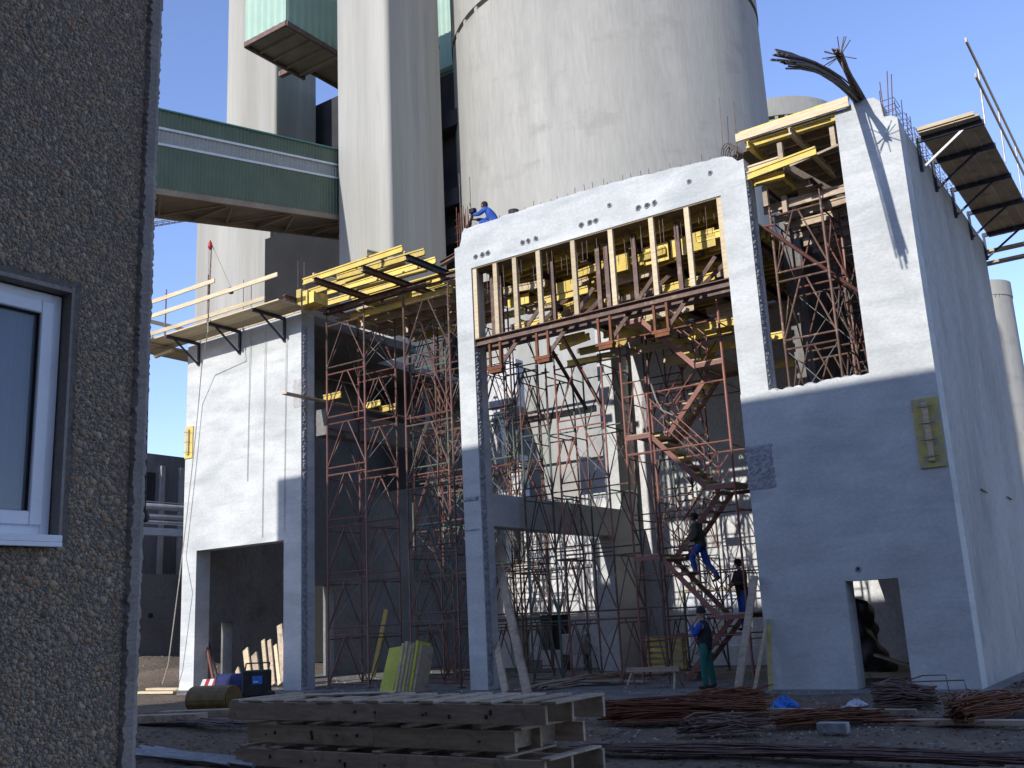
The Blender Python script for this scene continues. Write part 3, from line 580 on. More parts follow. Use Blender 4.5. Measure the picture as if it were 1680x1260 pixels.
t = thing('edge_shutter', 'pale shutter boards along the top edge of the left wall', 'formwork')
for k in range(12): recentre(MB().box(-23.0 + k * .42, -22.6 + k * .42, -.02, .02, 11.34, 11.52).obj('panel', 'pale', t))
for k in range(3): recentre(MB().box(-18.0 + k * .28, -17.8 + k * .28, -.3, .3, 11.4, 11.95 - .1 * k).obj('panel', 'yel', t))
# rope pulley
t = thing('rope_pulley', 'red pulley block on a thin pole above the left platform', 'pulley')
tp = fy(347, 400, -1.0); lo = fy(340, 560, -1.4)
MB().tube((lo[0] + .02, -1.4, 11.3), (tp[0], -1.0, tp[2]), .02).obj('pole', 'brown', t)
b = MB().lathe([(.0, -.13), (.06, -.1), (.08, 0), (.06, .1), (.02, .2), (.0, .22)], 10, tp[0], -1.05, tp[2] - .1); b.obj('block', 'hookred', t, True)
q = fy(379, 472, -.6); MB().tube((tp[0], -1.0, tp[2]), tuple(q), .012).obj('stay', 'rope', t); MB().box(q[0] - .06, q[0] + .06, -.66, -.54, q[2] - .2, q[2]).obj('shackle', 'dsteel', t)
pts = [(tp[0], -1.1, tp[2] - .2), tuple(fy(341, 545, -1.42)), tuple(fy(331, 600, -.5))] + [tuple(fy(px, py, -.14)) for px, py in ((326, 660), (316, 760), (306, 850), (299, 910))] + [tuple(fy(px, py, -.5)) for px, py in ((293, 960), (284, 1030), (276, 1090), (266, 1123))]
tag(MB().path(pts, .017).obj('long_rope', 'rope'), 'long pale rope running from the pulley down to the ground at the far left corner', 'rope')
# ------------------------------------------------------------------ right platform
P = thing('work_platform', 'plank platform on dark brackets high on the near tower side wall', 'platform')
for k in range(5):
    y0 = 1.4
    for seg in range(4): recentre(MB().box(.12 + k * .255, .12 + k * .255 + .245, y0 + seg * 2.1, y0 + seg * 2.1 + 2.09, 11.86, 11.9).obj('plank', 'plyface', P))
for y in (1.66, 3.1, 5.2, 7.2, 9.3):
    br = MB().bar((.0, y, 11.8), (1.42, y, 11.8), .08, .11).obj('bracket', 'dsteel', P)
    MB().bar((.04, y, 11.05), (.04, y, 11.8), .06, .07, (0, 1, 0)).obj('upright', 'dsteel', br)
    MB().bar((.06, y, 11.12), (1.0, y, 11.76), .05, .05).obj('stay', 'galv' if y < 2 else 'dsteel', br)
for y in (1.7, 4.2, 6.6, 9.2): MB().tube((1.44, y, 11.75), (1.44 + .05, y, 13.25), .022).obj('post', 'galv', P)
for x, z in ((1.5, 12.5), (1.5, 13.05)): recentre(MB().box(x, x + .035, .2 if z > 13 else .8, 9.9, z - .05, z + .05).obj('guard_board', 'pale', P))
for z in (11.0, 11.35): recentre(MB().box(-.4, 1.05, 9.5, 9.75, z, z + .07).obj('end_plank', 'pale', P))
recentre(MB().box(.1, 1.3, 1.36, 1.4, 11.9, 11.98).obj('edge_board', 'pale', P))
# ------------------------------------------------------------------ silos, concrete towers, gallery
def silo(name, label, cx, cy, R, zt, ring, loc_mat='silo', n=96):
    o = thing(name, label, 'silo', 'tall concrete silos behind the building', (cx, cy, 0))
    MB().lathe([(R, 0), (R, ring - .25)], n).obj('shaft', loc_mat, o, True)
    MB().lathe([(R - .5, ring - .3), (R - .5, ring + .4)], n).obj('recess', 'dark', o, True)  # near-black tone paints the shade inside the ring gap
    MB().lathe([(R - .5, ring - .25), (R, ring - .25)], n).lathe([(R - .5, ring + .02), (R + .05, ring + .02)], n).obj('ledge', loc_mat, o)
    MB().lathe([(R + .05, ring + .02), (R + .05, zt)], n).obj('upper_shaft', loc_mat, o, True)
    MB().lathe([(0, zt + .3), (R + .05, zt)], n).obj('roof', loc_mat, o)
    pm = MB().box(-.12, .12, -.1, .1, -.26, .03).mesh('stub', M[loc_mat])
    for i in range(22):
        a = math.pi * (1.0 + i / 22 * 1.05); link('ring_block', pm, o, (math.cos(a) * (R - .1), math.sin(a) * (R - .1), ring), (0, 0, a + math.pi / 2))
    return o
p = fx(757, 62, -25.4)
silo('silo', 'huge round concrete silo filling the sky behind the long head beam', -19.04, 23.3, 8.30, 40, 31.9)
q = fy(1262, 156, 52); q2 = fy(1290, 156, 47.5)
silo('silo', 'pale silo top just peeping between the huge silo and the near tower', q[0], 52, 4.9, q2[2] + .1, q2[2] - 1.4)
q = fy(1650, 492, 62); silo('silo', 'slim far silo seen past the right edge of the near tower', fy(1640, 560, 60)[0] - 1.0, 62, 2.1, 25.2, 24.0)
def prism_tower(name, label, x0, x1, y0, y1, c, z1, mat='tower', extra=None):
    o = thing(name, label, 'tower', 'slender concrete towers')
    c *= 1.5; pl_ = []
    for cx_, cy_, a0 in ((x1 - c, y0 + c, -90), (x1 - c, y1 - c, 0), (x0 + c, y1 - c, 90), (x0 + c, y0 + c, 180)):
        for k in range(7): a_ = math.radians(a0 + k * 15); pl_.append((cx_ + c * math.cos(a_), cy_ + c * math.sin(a_)))
    MB().prismz(pl_, 0, z1).obj('shaft', mat, o); return o
prism_tower('concrete_tower', 'pale square concrete tower in front of the huge silo', -28.42, -24.95, 12.1, 16.35, .16, 52)
tx0, tx1 = fy(371, 150, 18.5)[0], fy(452, 150, 18.5)[0]
o = prism_tower('concrete_tower', 'further concrete tower behind the green sloping gallery', tx0, tx1, 18.5, fx(520, 180, tx1)[1], .12, 70)
MB().box(fy(322, 430, 18.2)[0], fy(443, 430, 18.2)[0], 18.2, 20.5, 0, 29.5).obj('lower_wall', 'tower', o)
# link walls between, sunlit but with shade painted into their near-black colour
o = thing('link_building', 'concrete link structure in painted shade between the slender towers and the silo', 'building')
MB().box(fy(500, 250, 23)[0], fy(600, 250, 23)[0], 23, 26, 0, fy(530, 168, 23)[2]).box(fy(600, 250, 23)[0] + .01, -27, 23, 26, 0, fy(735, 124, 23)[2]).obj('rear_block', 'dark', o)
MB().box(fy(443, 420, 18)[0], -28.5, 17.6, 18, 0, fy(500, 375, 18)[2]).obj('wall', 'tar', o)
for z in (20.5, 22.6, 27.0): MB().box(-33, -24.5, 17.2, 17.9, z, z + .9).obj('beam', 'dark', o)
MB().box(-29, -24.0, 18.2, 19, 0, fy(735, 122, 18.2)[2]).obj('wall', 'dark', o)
# head house
def corr(b, a, c, z0, z1, step, d, nx_):           # corrugated sheet from a to c (xy), pushed along nx_
    a = Vector(a); c = Vector(c); n = int((c - a).length / step); nrm = Vector((nx_[0], nx_[1])); vs = []; fs = []
    for i in range(n + 1):
        p = a.lerp(c, i / n) + nrm * (d if i % 4 in (1, 2) else 0)
        f = lambda z: z(i / n) if callable(z) else z
        vs += [(p.x, p.y, f(z0)), (p.x, p.y, f(z1))]
    fs = [(2*i, 2*i+2, 2*i+3, 2*i+1) for i in range(n)]
    return b.add(vs, fs)
o = thing('head_house', 'pale green sheet metal head house above the dark link beams', 'building')
hx0, hx1 = fy(690, 60, 27)[0], fy(744, 60, 27)[0]; hz = fy(720, 118, 27)[2]
b = MB(); corr(b, (hx0, 27), (hx1, 27), hz, hz + 14, .1, .03, (0, -1)); b.obj('front_sheet', 'mint', o)
b = MB(); corr(b, (hx1, 27.2), (hx1 + 5, 29), hz + 1.5, hz + 14, .1, .03, (0, -1)); b.obj('side_sheet', 'teal', o)
MB().box(hx0, hx1 + .1, 26.85, 27.0, hz - .3, hz).obj('bottom_beam', 'green', o); MB().box(hx0, hx1 + 1, 27.1, 29, hz + .1, hz + 14).obj('core', 'teal', o)
# green box between the towers
o = thing('hoist_cabin', 'pale green sheet metal cabin hanging between the two slender towers', 'cabin')
zx = 33.5; xa, xb, ya, yb = -35.3, -32.0, 12.05, 16.5
b = MB(); corr(b, (xa, ya), (xb, ya), zx, 42, .13, .03, (0, -1)); b.obj('front_sheet', 'mint', o)
b = MB(); corr(b, (xb, ya), (xb, yb), zx, 42, .13, .03, (1, 0)); b.obj('side_sheet', 'mint', o)
MB().box(xa, xb - .02, ya + .02, yb, zx - .12, zx - .02).obj('floor', 'under', o); MB().box(xa + .05, xb - .05, ya + .1, yb, zx, 42).obj('core', 'teal', o)
for x in (xa, xb): MB().bar((x, ya, zx - .2), (x, yb, zx - .2), .16, .28).obj('floor_beam', 'steel', o)
MB().bar((xa, ya, zx - .2), (xb, ya, zx - .2), .16, .28).obj('floor_beam', 'steel', o)
for k in range(4): MB().bar((xa + .1, ya + 1 + k, zx - .22), (xb - .1, ya + 1 + k, zx - .22), .1, .16).obj('joist', 'under', o)
zf = fy(505, 97, yb + .2)[2]; xl = fy(460, 122, yb + .2)[0]
MB().bar((xl, yb + .2, zf - .15), (-28.4, yb + .2, zf - .15), .3, .34).obj('floor_beam', 'steel', o)
MB().box(xl + 1.6, -28.4, yb + .4, yb + 4.2, zf - .1, zf).obj('rear_floor', 'under', o)
for x in (xl + 1.7, -30.2): MB().bar((x, yb + .4, zf - .2), (x, yb + 4.2, zf - .2), .14, .2).obj('joist', 'steel', o)
MB().box(xl + 1.6, -28.5, yb + 3.9, yb + 4.1, zf + .01, zf + 9).obj('rear_sheet', 'mint', o)
# sloping gallery: its side is built between two ends
G = thing('conveyor_gallery', 'dark green sloping conveyor gallery with a grey band between house and tower', 'gallery')
gx = -28.6; ga, gb = -16.0, 17.0; gs = (24.83 - 22.74) / (11.91 - 1.71)
def gz_(off): return lambda t: (22.74 + (ga - 1.71) * gs) + (gb - ga) * gs * t + off
H0 = -3.50
for nm, zo0, zo1, mt, xx in (('lower_sheet', H0, -1.52, 'green', gx), ('upper_sheet', -.83, 0, 'green', gx)):
    b = MB(); corr(b, (xx, ga), (xx, gb), gz_(zo0), gz_(zo1), .05, .03, (1, 0)); b.obj(nm, mt, G)
b = MB(); corr(b, (gx - .03, ga), (gx - .03, gb), gz_(-1.5), gz_(-.85), .05, .03, (1, 0)); b.obj('louvre_band', 'grating', G)
za, zb = gz_(0)(0), gz_(0)(1)
for off in (-1.53, -.82): MB().bar((gx + .03, ga, za + off), (gx + .03, gb, zb + off), .05, .1).obj('trim', 'whitetrim', G)
MB().bar((gx - 1.45, ga, za + .02), (gx - 1.45, gb, zb + .02), 3.1, .06, (0, 0, 1)).obj('roof', 'teal', G)
MB().bar((gx - 1.45, ga, za - 3.4), (gx - 1.45, gb, zb - 3.4), 2.9, .05, (0, 0, 1)).obj('floor', 'under', G)
b = MB(); b.bar((gx - 2.9, ga, za - 1.7), (gx - 2.9, gb, zb - 1.7), .05, 3.3); b.obj('far_sheet', 'green', G)
for xx in (gx - .05, gx - 2.85): MB().bar((xx, ga, za - 3.6), (xx, gb, zb - 3.6), .16, .26).obj('chord', 'under', G)
n = 9
for k in range(n + 1):
    t = k / n; y = ga + (gb - ga) * t; z = za + (zb - za) * t - 3.62; MB().bar((gx - .1, y, z), (gx - 2.8, y, z), .12, .16).obj('cross_beam', 'under', G)
    if k < n:
        y2 = ga + (gb - ga) * (k + 1) / n; z2 = za + (zb - za) * (k + 1) / n - 3.62
        MB().bar((gx - .1, y, z), (gx - 2.8, (y + y2) / 2, (z + z2) / 2), .09, .09).bar((gx - 2.8, (y + y2) / 2, (z + z2) / 2), (gx - .1, y2, z2), .09, .09).obj('diagonal', 'under', G)
# crane jib far away
o = thing('crane_jib', 'pale lattice crane jib crossing the sky under the gallery', 'crane')
a = Vector(tuple(fy(225, 372, 30))); c = Vector(tuple(fy(345, 352, 34))); d = (c - a); a = a - d * .6; c = c + d * .2
for dz, dy in ((.9, 0), (0, -.5), (0, .5)): MB().tube(a + Vector((0, dy, dz)), c + Vector((0, dy, dz)), .07, 5).obj('chord', 'cranesteel', o)
for k in range(22):
    p = a.lerp(c, k / 22); q = a.lerp(c, (k + .5) / 22); r = a.lerp(c, (k + 1) / 22)
    b = MB()
    for dy in (-.5, .5): b.tube(p + Vector((0, dy, 0)), q + Vector((0, 0, .9)), .04, 4).tube(q + Vector((0, 0, .9)), r + Vector((0, dy, 0)), .04, 4)
    b.tube(p + Vector((0, -.5, 0)), r + Vector((0, .5, 0)), .04, 4).obj('lattice', 'cranesteel', o)
# retaining wall, dark factory building and pipes at the left
xw = -40
o = thing('retaining_wall', 'stained grey concrete wall at the far left beyond the white building', 'wall')
zt = fx(260, 942, xw)[2]; MB().box(xw - .5, xw, 0, 26, -.2, zt).obj('wall', 'wall', o); MB().box(xw, xw + .25, 0, 26, -.2, .75).obj('footing', 'wall', o)
p = fx(247, 1010, xw); MB().box(xw + .001, xw + .02, p[1] - .12, p[1] + .12, p[2] - .12, p[2] + .12).obj('drain_hole_shade', 'black', o)  # black plate paints the dark inside of the drain
o = thing('factory_building', 'dark clad factory building behind the retaining wall', 'building')
zb_ = fx(262, 747, xw - 2)[2]; b = MB(); corr(b, (xw - 2, 0), (xw - 2, 30), zt - .5, zb_, .9, .12, (1, 0)); b.obj('cladding', 'clad', o)
MB().box(xw - 12, xw - 2.05, 0, 30, 0, zb_ + .05).obj('body', 'dark', o)
for px in (262, 293): y = fx(px, 800, xw - 2)[1]; MB().box(xw - 1.9, xw - 1.7, y - .12, y + .12, zt, zb_ - .6).obj('downpipe', 'pipe', o)
y0_ = fx(225, 800, xw - 2)[1]; y1_ = fx(252, 800, xw - 2)[1]; MB().box(xw - 1.9, xw - 1.85, y0_, y1_, fx(240, 830, xw - 2)[2], fx(240, 775, xw - 2)[2]).obj('louvre', 'black', o)
o = thing('pipe_bridge', 'silver pipes carried on a grey beam across the far left gap', 'pipes')
for py, r, mt in ((832, .16, 'pipe'), (848, .14, 'pipe'), (857, .1, 'pipe')):
    z = fx(262, py, xw + 1.5)[2]; MB().tube((xw + 1.5, 0, z), (xw + 1.5, 26, z), r, 10).obj('pipe', mt, o, True)
z = fx(262, 872, xw + 1.5)[2]; MB().box(xw + 1.3, xw + 1.7, 0, 26, z - .2, z + .15).obj('beam', 'whitetrim', o); z = fx(262, 824, xw + 1.5)[2]
MB().tube((xw + 1.5, 0, z), (xw + 1.5, 26, z), .025, 6).obj('rail', 'pipe', o)
# ------------------------------------------------------------------ pebbledash house at the left
HX, HY = -1.0, -17.4
Hs = thing('pebbledash_house', 'shaded brown pebbledash house wall with white window at the left', 'house')
wr = fx(106, 700, HX)[1]; wl = wr - 1.25; wt = fx(93, 474, HX)[2]; wb = fx(95, 893, HX)[2] + .03
LX = -21.05; BY = -40
b = MB(); RH = 6.2 + .5 * abs(HY)
b.box(HX - .4, HX, wr, HY, -.3, RH).box(HX - .4, HX, BY, wl, -.3, RH).box(HX - .4, HX, wl, wr, -.3, wb).box(HX - .4, HX, wl, wr, wt, RH).obj('wall', 'mortar', Hs)
MB().box(LX, HX - .4, BY, HY, -.3, RH - .005).obj('rear_block', 'plaster', Hs)
# ragged plaster strip down the corner
b = MB(); n = 420; vs = []
for j in range(n + 1):
    z = -.2 + 7.6 * j / n; vs += [(HX + .028 + random.random() * .004, HY - .075 + random.uniform(-.012, .012), z), (HX + .03 + random.random() * .006, HY - .02, z), (HX + .012, HY + .012 + random.uniform(-.005, .009), z), (HX - .1, HY + .012 + random.uniform(-.004, .008), z), (HX + .001, HY - .085, z)]
fs = []
for j in range(n):
    for a_, b_ in ((4, 0), (0, 1), (1, 2), (2, 3)): fs.append((5*j+a_, 5*(j+1)+a_, 5*(j+1)+b_, 5*j+b_))
b.add(vs, fs).obj('corner_strip', 'plaster', Hs)
# smooth margin round the window
MB().box(HX - .12, HX + .008, wr - .004, wr + .012, wb - .02, wt + .03).box(HX - .12, HX + .008, wl, wr - .005, wt - .004, wt + .02).obj('window_margin', 'plaster', Hs)
W = thing('window', None, None); W.parent = Hs
xf = HX - .075
def rect(b, y0, y1, z0, z1, w_, x0, x1): b.box(x0, x1, y0, y0 + w_, z0, z1).box(x0, x1, y1 - w_, y1, z0, z1).box(x0, x1, y0 + w_, y1 - w_, z0, z0 + w_).box(x0, x1, y0 + w_, y1 - w_, z1 - w_, z1); return b
rect(MB(), wl, wr - .012, wb + .02, wt - .012, .055, xf - .08, xf).obj('frame', 'upvc', W, bevel=.004)
rect(MB(), wl + .05, wr - .062, wb + .07, wt - .062, .075, xf - .06, xf + .018).obj('sash', 'upvc', W, bevel=.006)
rect(MB(), wl + .12, wr - .129, wb + .137, wt - .129, .012, xf - .03, xf - .002).obj('seal', 'gasket', W)
MB().box(xf - .035, xf - .025, wl + .13, wr - .137, wb + .147, wt - .139).obj('glass', 'glass', W)
b = MB(); vs = []
nn = 60
for i in range(nn + 1):
    y = wl + .1 + (wr - wl - .2) * i / nn; x = xf - .17 + .02 * math.sin(i * 1.3) + .012 * math.sin(i * .5); vs += [(x, y, wb + .05), (x, y, wt - .05)]
b.add(vs, [(2*i, 2*i+2, 2*i+3, 2*i+1) for i in range(nn)]).obj('curtain', 'curtain', W, True)
MB().box(xf - .2, HX + .06, wl - .05, wr - .012, wb - .025, wb + .012).box(HX + .05, HX + .062, wl - .05, wr - .012, wb - .05, wb - .0255).obj('sill', 'upvc', W, bevel=.003)
MB().box(HX - .39, HX - .36, wl, wr, wb, wt).obj('room_dark_panel', 'darkcloth', W)  # black panel paints the unlit room behind the curtain
# pebbles: domes pressed into the mortar
def in_wall(y, z):
    return ~((y > wl - .07) & (y < wr + .048) & (z > wb - .045) & (z < wt + .065))
sp = .0160
yy, zz = np.meshgrid(np.arange(HY - 2.6, HY - .095, sp), np.arange(.55, 6.6, sp * .92))
yy = yy + (np.arange(yy.shape[0]) % 2)[:, None] * sp / 2
yy = (yy + RNG.normal(0, sp * .22, yy.shape)).ravel(); zz = (zz + RNG.normal(0, sp * .22, zz.shape)).ravel()
k = in_wall(yy, zz) & (yy < HY - .09); yy, zz = yy[k], zz[k]; n = len(yy)
sz = np.clip(RNG.lognormal(-4.60, .32, n), .005, .021); big = RNG.random(n) < .10; sz[big] *= 1.3
asp = RNG.uniform(.6, 1, n); ang = RNG.uniform(0, math.pi, n)
pal = 1.85 * np.array([1.18, 1.0, .80]) * np.array([[.20, .185, .165], [.16, .145, .13], [.25, .225, .19], [.12, .115, .11], [.24, .15, .09], [.30, .28, .25], [.10, .09, .085], [.22, .18, .13], [.17, .165, .165], [.27, .13, .07]])
prob = np.array([.22, .20, .12, .14, .04, .06, .08, .08, .05, .01])
tn = pal[RNG.choice(len(pal), n, p=prob / prob.sum())] * RNG.uniform(.75, 1.15, (n, 1)) * .6 + .4 * np.array([.29, .25, .20])
ns = 7
ra = np.arange(ns) * 2 * math.pi / ns
base = [(math.cos(a), math.sin(a), -.15) for a in ra] + [(.78 * math.cos(a + .4), .78 * math.sin(a + .4), .55) for a in ra] + [(0, 0, .85)]
base = np.array(base); bf = [(i, (i + 1) % ns, ns + i) for i in range(ns)] + [((i + 1) % ns, ns + (i + 1) % ns, ns + i) for i in range(ns)] + [(ns + i, ns + (i + 1) % ns, 2 * ns) for i in range(ns)]
bf = np.array(bf); nv = len(base)
def pebble_coords(idx, local=False):
    jit = 1 + RNG.uniform(-.16, .16, (len(idx), nv, 3)); P_ = base[None] * jit
    u = P_[:, :, 0] * sz[idx, None]; v = P_[:, :, 1] * (sz * asp)[idx, None]; h = P_[:, :, 2] * (sz * .45)[idx, None]
    c, s_ = np.cos(ang[idx])[:, None], np.sin(ang[idx])[:, None]
    y = u * c - v * s_; z = u * s_ + v * c
    out_ = np.stack([h, y, z], -1)
    if not local: out_ += np.stack([np.full(len(idx), HX), yy[idx], zz[idx]], -1)[:, None]
    return out_
score = sz * 1.0 - .004 * np.abs(zz - 2.4); one = np.argsort(-score)[:300]; rest = np.setdiff1d(np.arange(n), one)
pc = pebble_coords(rest).reshape(-1, 3); nf = len(bf)
fa = (bf[None] + (np.arange(len(rest)) * nv)[:, None, None]).reshape(-1, 3)
me = bpy.data.meshes.new('pebbles'); me.vertices.add(len(pc)); me.vertices.foreach_set('co', pc.ravel())
me.loops.add(len(fa) * 3); me.loops.foreach_set('vertex_index', fa.ravel().astype(np.int32)); me.polygons.add(len(fa))
me.polygons.foreach_set('loop_start', np.arange(0, len(fa) * 3, 3, dtype=np.int32)); me.polygons.foreach_set('use_smooth', np.ones(len(fa), bool)); me.update(calc_edges=True)
at = me.color_attributes.new('tint', 'FLOAT_COLOR', 'POINT'); cc = np.ones((len(pc), 4), np.float32); cc[:, :3] = np.repeat(tn[rest], nv, 0); at.data.foreach_set('color', cc.ravel())
me.materials.append(M['pebbles']); o = link('pebbles', me, Hs); tag(o, kind='stuff')
vars_ = []
for kk in range(24):
    i = one[kk]; me = bpy.data.meshes.new('pebble'); me.from_pydata(pebble_coords(np.array([i]), True)[0].tolist(), [], bf.tolist()); me.polygons.foreach_set('use_smooth', [True] * len(bf))
    at = me.color_attributes.new('tint', 'FLOAT_COLOR', 'POINT'); c4 = np.ones((nv, 4), np.float32); c4[:, :3] = tn[i]; at.data.foreach_set('color', c4.ravel()); me.materials.append(M['pebbles']); vars_.append(me)
for q, i in enumerate(one): link('pebble', vars_[q % 24], Hs, (HX, yy[i], zz[i]))
# black cable down the house corner
o = thing('black_cable', 'black cable hanging down beside the pebbledash house corner', 'cable')
pts = [tuple(fy(px, py, HY + .25)) for px, py in ((256, -60), (252, 150), (247, 380), (244, 560), (239, 760), (237, 850))]
MB().path(pts, .008, 6).obj('cable', 'black', o)
p = fy(236, 850, HY + .25); b = MB(); b.lathe([(0, -.03), (.03, -.02), (.034, .01), (.02, .05), (0, .06)], 8, *p).obj('plug', 'black', o)
MB().path([tuple(p), tuple(fy(231, 880, HY + .25)), tuple(fy(224, 905, HY + .2))], .006, 5).obj('tail', 'black', o)
# unseen block added behind the camera to shade the yard on the right
o = thing('shade_block', 'unseen grey block added behind the viewpoint to shade the yard', 'house')
MB().box(-.5, 40, -46, -27, -.2, 18.5).obj('wall', 'plaster', o); MB().box(-.8, 40.3, -46.3, -26.7, 18.5, 18.7).obj('roof', 'dark', o)
# ------------------------------------------------------------------ people
def skin(name, vs, es, rs, mat, parent, sub=2):
    me = bpy.data.meshes.new(name); me.from_pydata([tuple(v) for v in vs], es, []); me.materials.append(M[mat])
    o = link(name, me, parent); md = o.modifiers.new('skin', 'SKIN'); md.use_smooth_shade = True
    for i, d in enumerate(me.skin_vertices[0].data):
        r = rs[i]; d.radius = r if isinstance(r, tuple) else (r, r); d.use_root = (i == 0)
    s_ = o.modifiers.new('sub', 'SUBSURF'); s_.levels = sub; s_.render_levels = sub
    return o
def person(label, loc, rz, J, jacket, trousers, hat, hair=True, sleeve=None, group='workers on the site'):
    """J: joints in metres, facing +x, left is +y, feet at z = 0"""
    t = thing('person', label, 'person', group, loc, rz); V = {k: Vector(v) for k, v in J.items()}
    vs = []; es = []; rs = []
    def v(p, r, par=None):
        vs.append(Vector(p)); rs.append(r)
        if par is not None: es.append((par, len(vs) - 1))
        return len(vs) - 1
    pel = v(V['pelvis'], (.10, .08)); sp_ = v(V['pelvis'].lerp(V['chest'], .5), (.09, .07), pel); ch = v(V['chest'], (.09, .07), sp_); nk = v(V['neck'], .045, ch)
    hd0 = v(V['head'] + Vector((.01, 0, -.07)), (.055, .06), nk); hd = v(V['head'], (.075, .088), hd0); v(V['head'] + Vector((-.005, 0, .075)), (.06, .075), hd)
    for s in 'lr':
        sh = v(V['sh' + s], .045, ch); el = v(V['el' + s], .038, sh); wrr = v(V['wr' + s], .028, el)
        d = (V['wr' + s] - V['el' + s]).normalized(); side = d.cross(Vector((0, 0, 1)));
        side = Vector((0, 1, 0)) if side.length < .2 else side.normalized()
        pm = v(V['wr' + s] + d * .07, (.036, .02), wrr)
        for k, (off, ln) in enumerate(((-.026, .07), (-.009, .085), (.009, .08), (.026, .065))):
            f1 = v(V['wr' + s] + d * (.10 + ln * .35) + side * off, .0095, pm); v(V['wr' + s] + d * (.10 + ln) + side * off * 1.1 + Vector((0, 0, -.02)), .008, f1)
        t1 = v(V['wr' + s] + d * .06 + side * .045, .011, wrr); v(V['wr' + s] + d * .10 + side * .055, .009, t1)
        hp = v(V['hip' + s], .085, pel); kn = v(V['kn' + s], .056, hp); an = v(V['an' + s], .038, kn)
    skin('body', vs, es, rs, 'skin', t)
    vs = []; es = []; rs = []
    pel = v(V['pelvis'] + (V['chest'] - V['pelvis']) * -.42, (.165, .13)); pel = v(V['pelvis'] + (V['chest'] - V['pelvis']) * -.1, (.165, .13), pel); sp_ = v(V['pelvis'].lerp(V['chest'], .5), (.185, .145), pel); ch = v(V['chest'], (.20, .145), sp_); nn_ = v(V['neck'].lerp(V['chest'], .35), (.11, .10), ch); v(V['neck'] + Vector((0, 0, .02)), (.07, .07), nn_)
    if sleeve is None:
        for s in 'lr': sh = v(V['sh' + s], .088, ch); el = v(V['el' + s], .066, sh); v(V['wr' + s], .05, el)
    skin('jacket', vs, es, rs, jacket, t)
    if sleeve:
        for s in 'lr':
            vs = []; es = []; rs = []; sh = v(V['sh' + s].lerp(V['chest'], .25), .085); s2 = v(V['sh' + s], .084, sh); el = v(V['el' + s], .064, s2); v(V['wr' + s], .048, el); skin('sleeve', vs, es, rs, sleeve, t)
    vs = []; es = []; rs = []
    w0 = v(V['pelvis'] + (V['chest'] - V['pelvis']) * .3, (.13, .105)); pel = v(V['pelvis'] + Vector((0, 0, .01)), (.145, .12), w0)
    for s in 'lr': hp = v(V['hip' + s] - Vector((0, V['hip' + s].y * .15, .04)), .10, pel); kn = v(V['kn' + s], .082, hp); a1 = v(V['an' + s] + Vector((0, 0, .06)), .068, kn); v(V['an' + s] + Vector((0, 0, -.03)), .06, a1)
    skin('trousers', vs, es, rs, trousers, t)
    for s in 'lr':
        vs = []; es = []; rs = []; a = v(V['an' + s] + Vector((-.03, 0, .03)), .055); h = v(V['an' + s] + Vector((-.045, 0, -.035)), .042, a); v(V['toe' + s], (.045, .03), h); skin('boot', vs, es, rs, 'boot', t)
    H = V['head']; fd = (V.get('face', Vector((1, 0, 0)))).normalized(); sd_ = Vector((-fd.y, fd.x, 0)).normalized()
    MB().add([H + fd * .088 + Vector((0, 0, .03)), H + fd * .118 + Vector((0, 0, -.012)), H + fd * .085 + sd_ * .018 + Vector((0, 0, -.018)), H + fd * .085 - sd_ * .018 + Vector((0, 0, -.018))], [(0, 2, 1), (0, 1, 3), (1, 2, 3), (0, 3, 2)]).obj('nose', 'skin', t)
    for s in (-1, 1):
        c = H + sd_ * (.078 * s) + Vector((0, 0, .0)); MB().lathe([(0, -.03), (.016, -.015), (.018, .015), (0, .03)], 6, *c).obj('ear', 'skin', t)
        c = H + sd_ * (.03 * s) + fd * .083 + Vector((0, 0, .025)); MB().lathe([(0, -.008), (.009, 0), (0, .008)], 6, *c).obj('eye', 'hair', t)
    c = H + fd * .088 + Vector((0, 0, -.05)); MB().bar(c - sd_ * .022, c + sd_ * .022, .01, .008).obj('mouth', 'browncloth', t)
    if hat == 'beanie':
        MB().lathe([(.10, .03), (.108, .035), (.106, .07), (.098, .11), (.07, .155), (.035, .185), (0, .195)], 14, *(H - fd * .012)).obj('beanie', 'darkcloth', t, True)
    elif hat == 'cap':
        MB().lathe([(.098, .045), (.10, .08), (.085, .115), (.05, .135), (0, .14)], 14, *(H - fd * .01)).obj('cap', 'darkcloth', t, True)
        c = H + fd * .12 + Vector((0, 0, .05)); MB().bar(c - fd * .05, c + fd * .03, .12, .012).obj('cap_peak', 'darkcloth', t)
    if hair or hat is None:
        MB().lathe([(.082, -.05), (.092, 0), (.096, .05), (.084, .095), (.05, .122), (0, .13)], 14, *(H - fd * .022)).obj('hair', 'hair', t, True)
    return t
stand = dict(pelvis=(0, 0, .93), chest=(0, 0, 1.27), neck=(.01, 0, 1.46), head=(.04, 0, 1.59), shl=(0, .18, 1.38), shr=(0, -.18, 1.38), ell=(.12, .24, 1.12), elr=(.08, -.22, 1.13), wrl=(.24, .10, 1.38), wrr=(.27, -.12, 1.28),
    hipl=(0, .09, .88), hipr=(0, -.09, .88), knl=(.03, .12, .48), knr=(-.02, -.12, .48), anl=(.0, .14, .08), anr=(-.06, -.13, .08), toel=(.17, .16, .03), toer=(.11, -.15, .03))
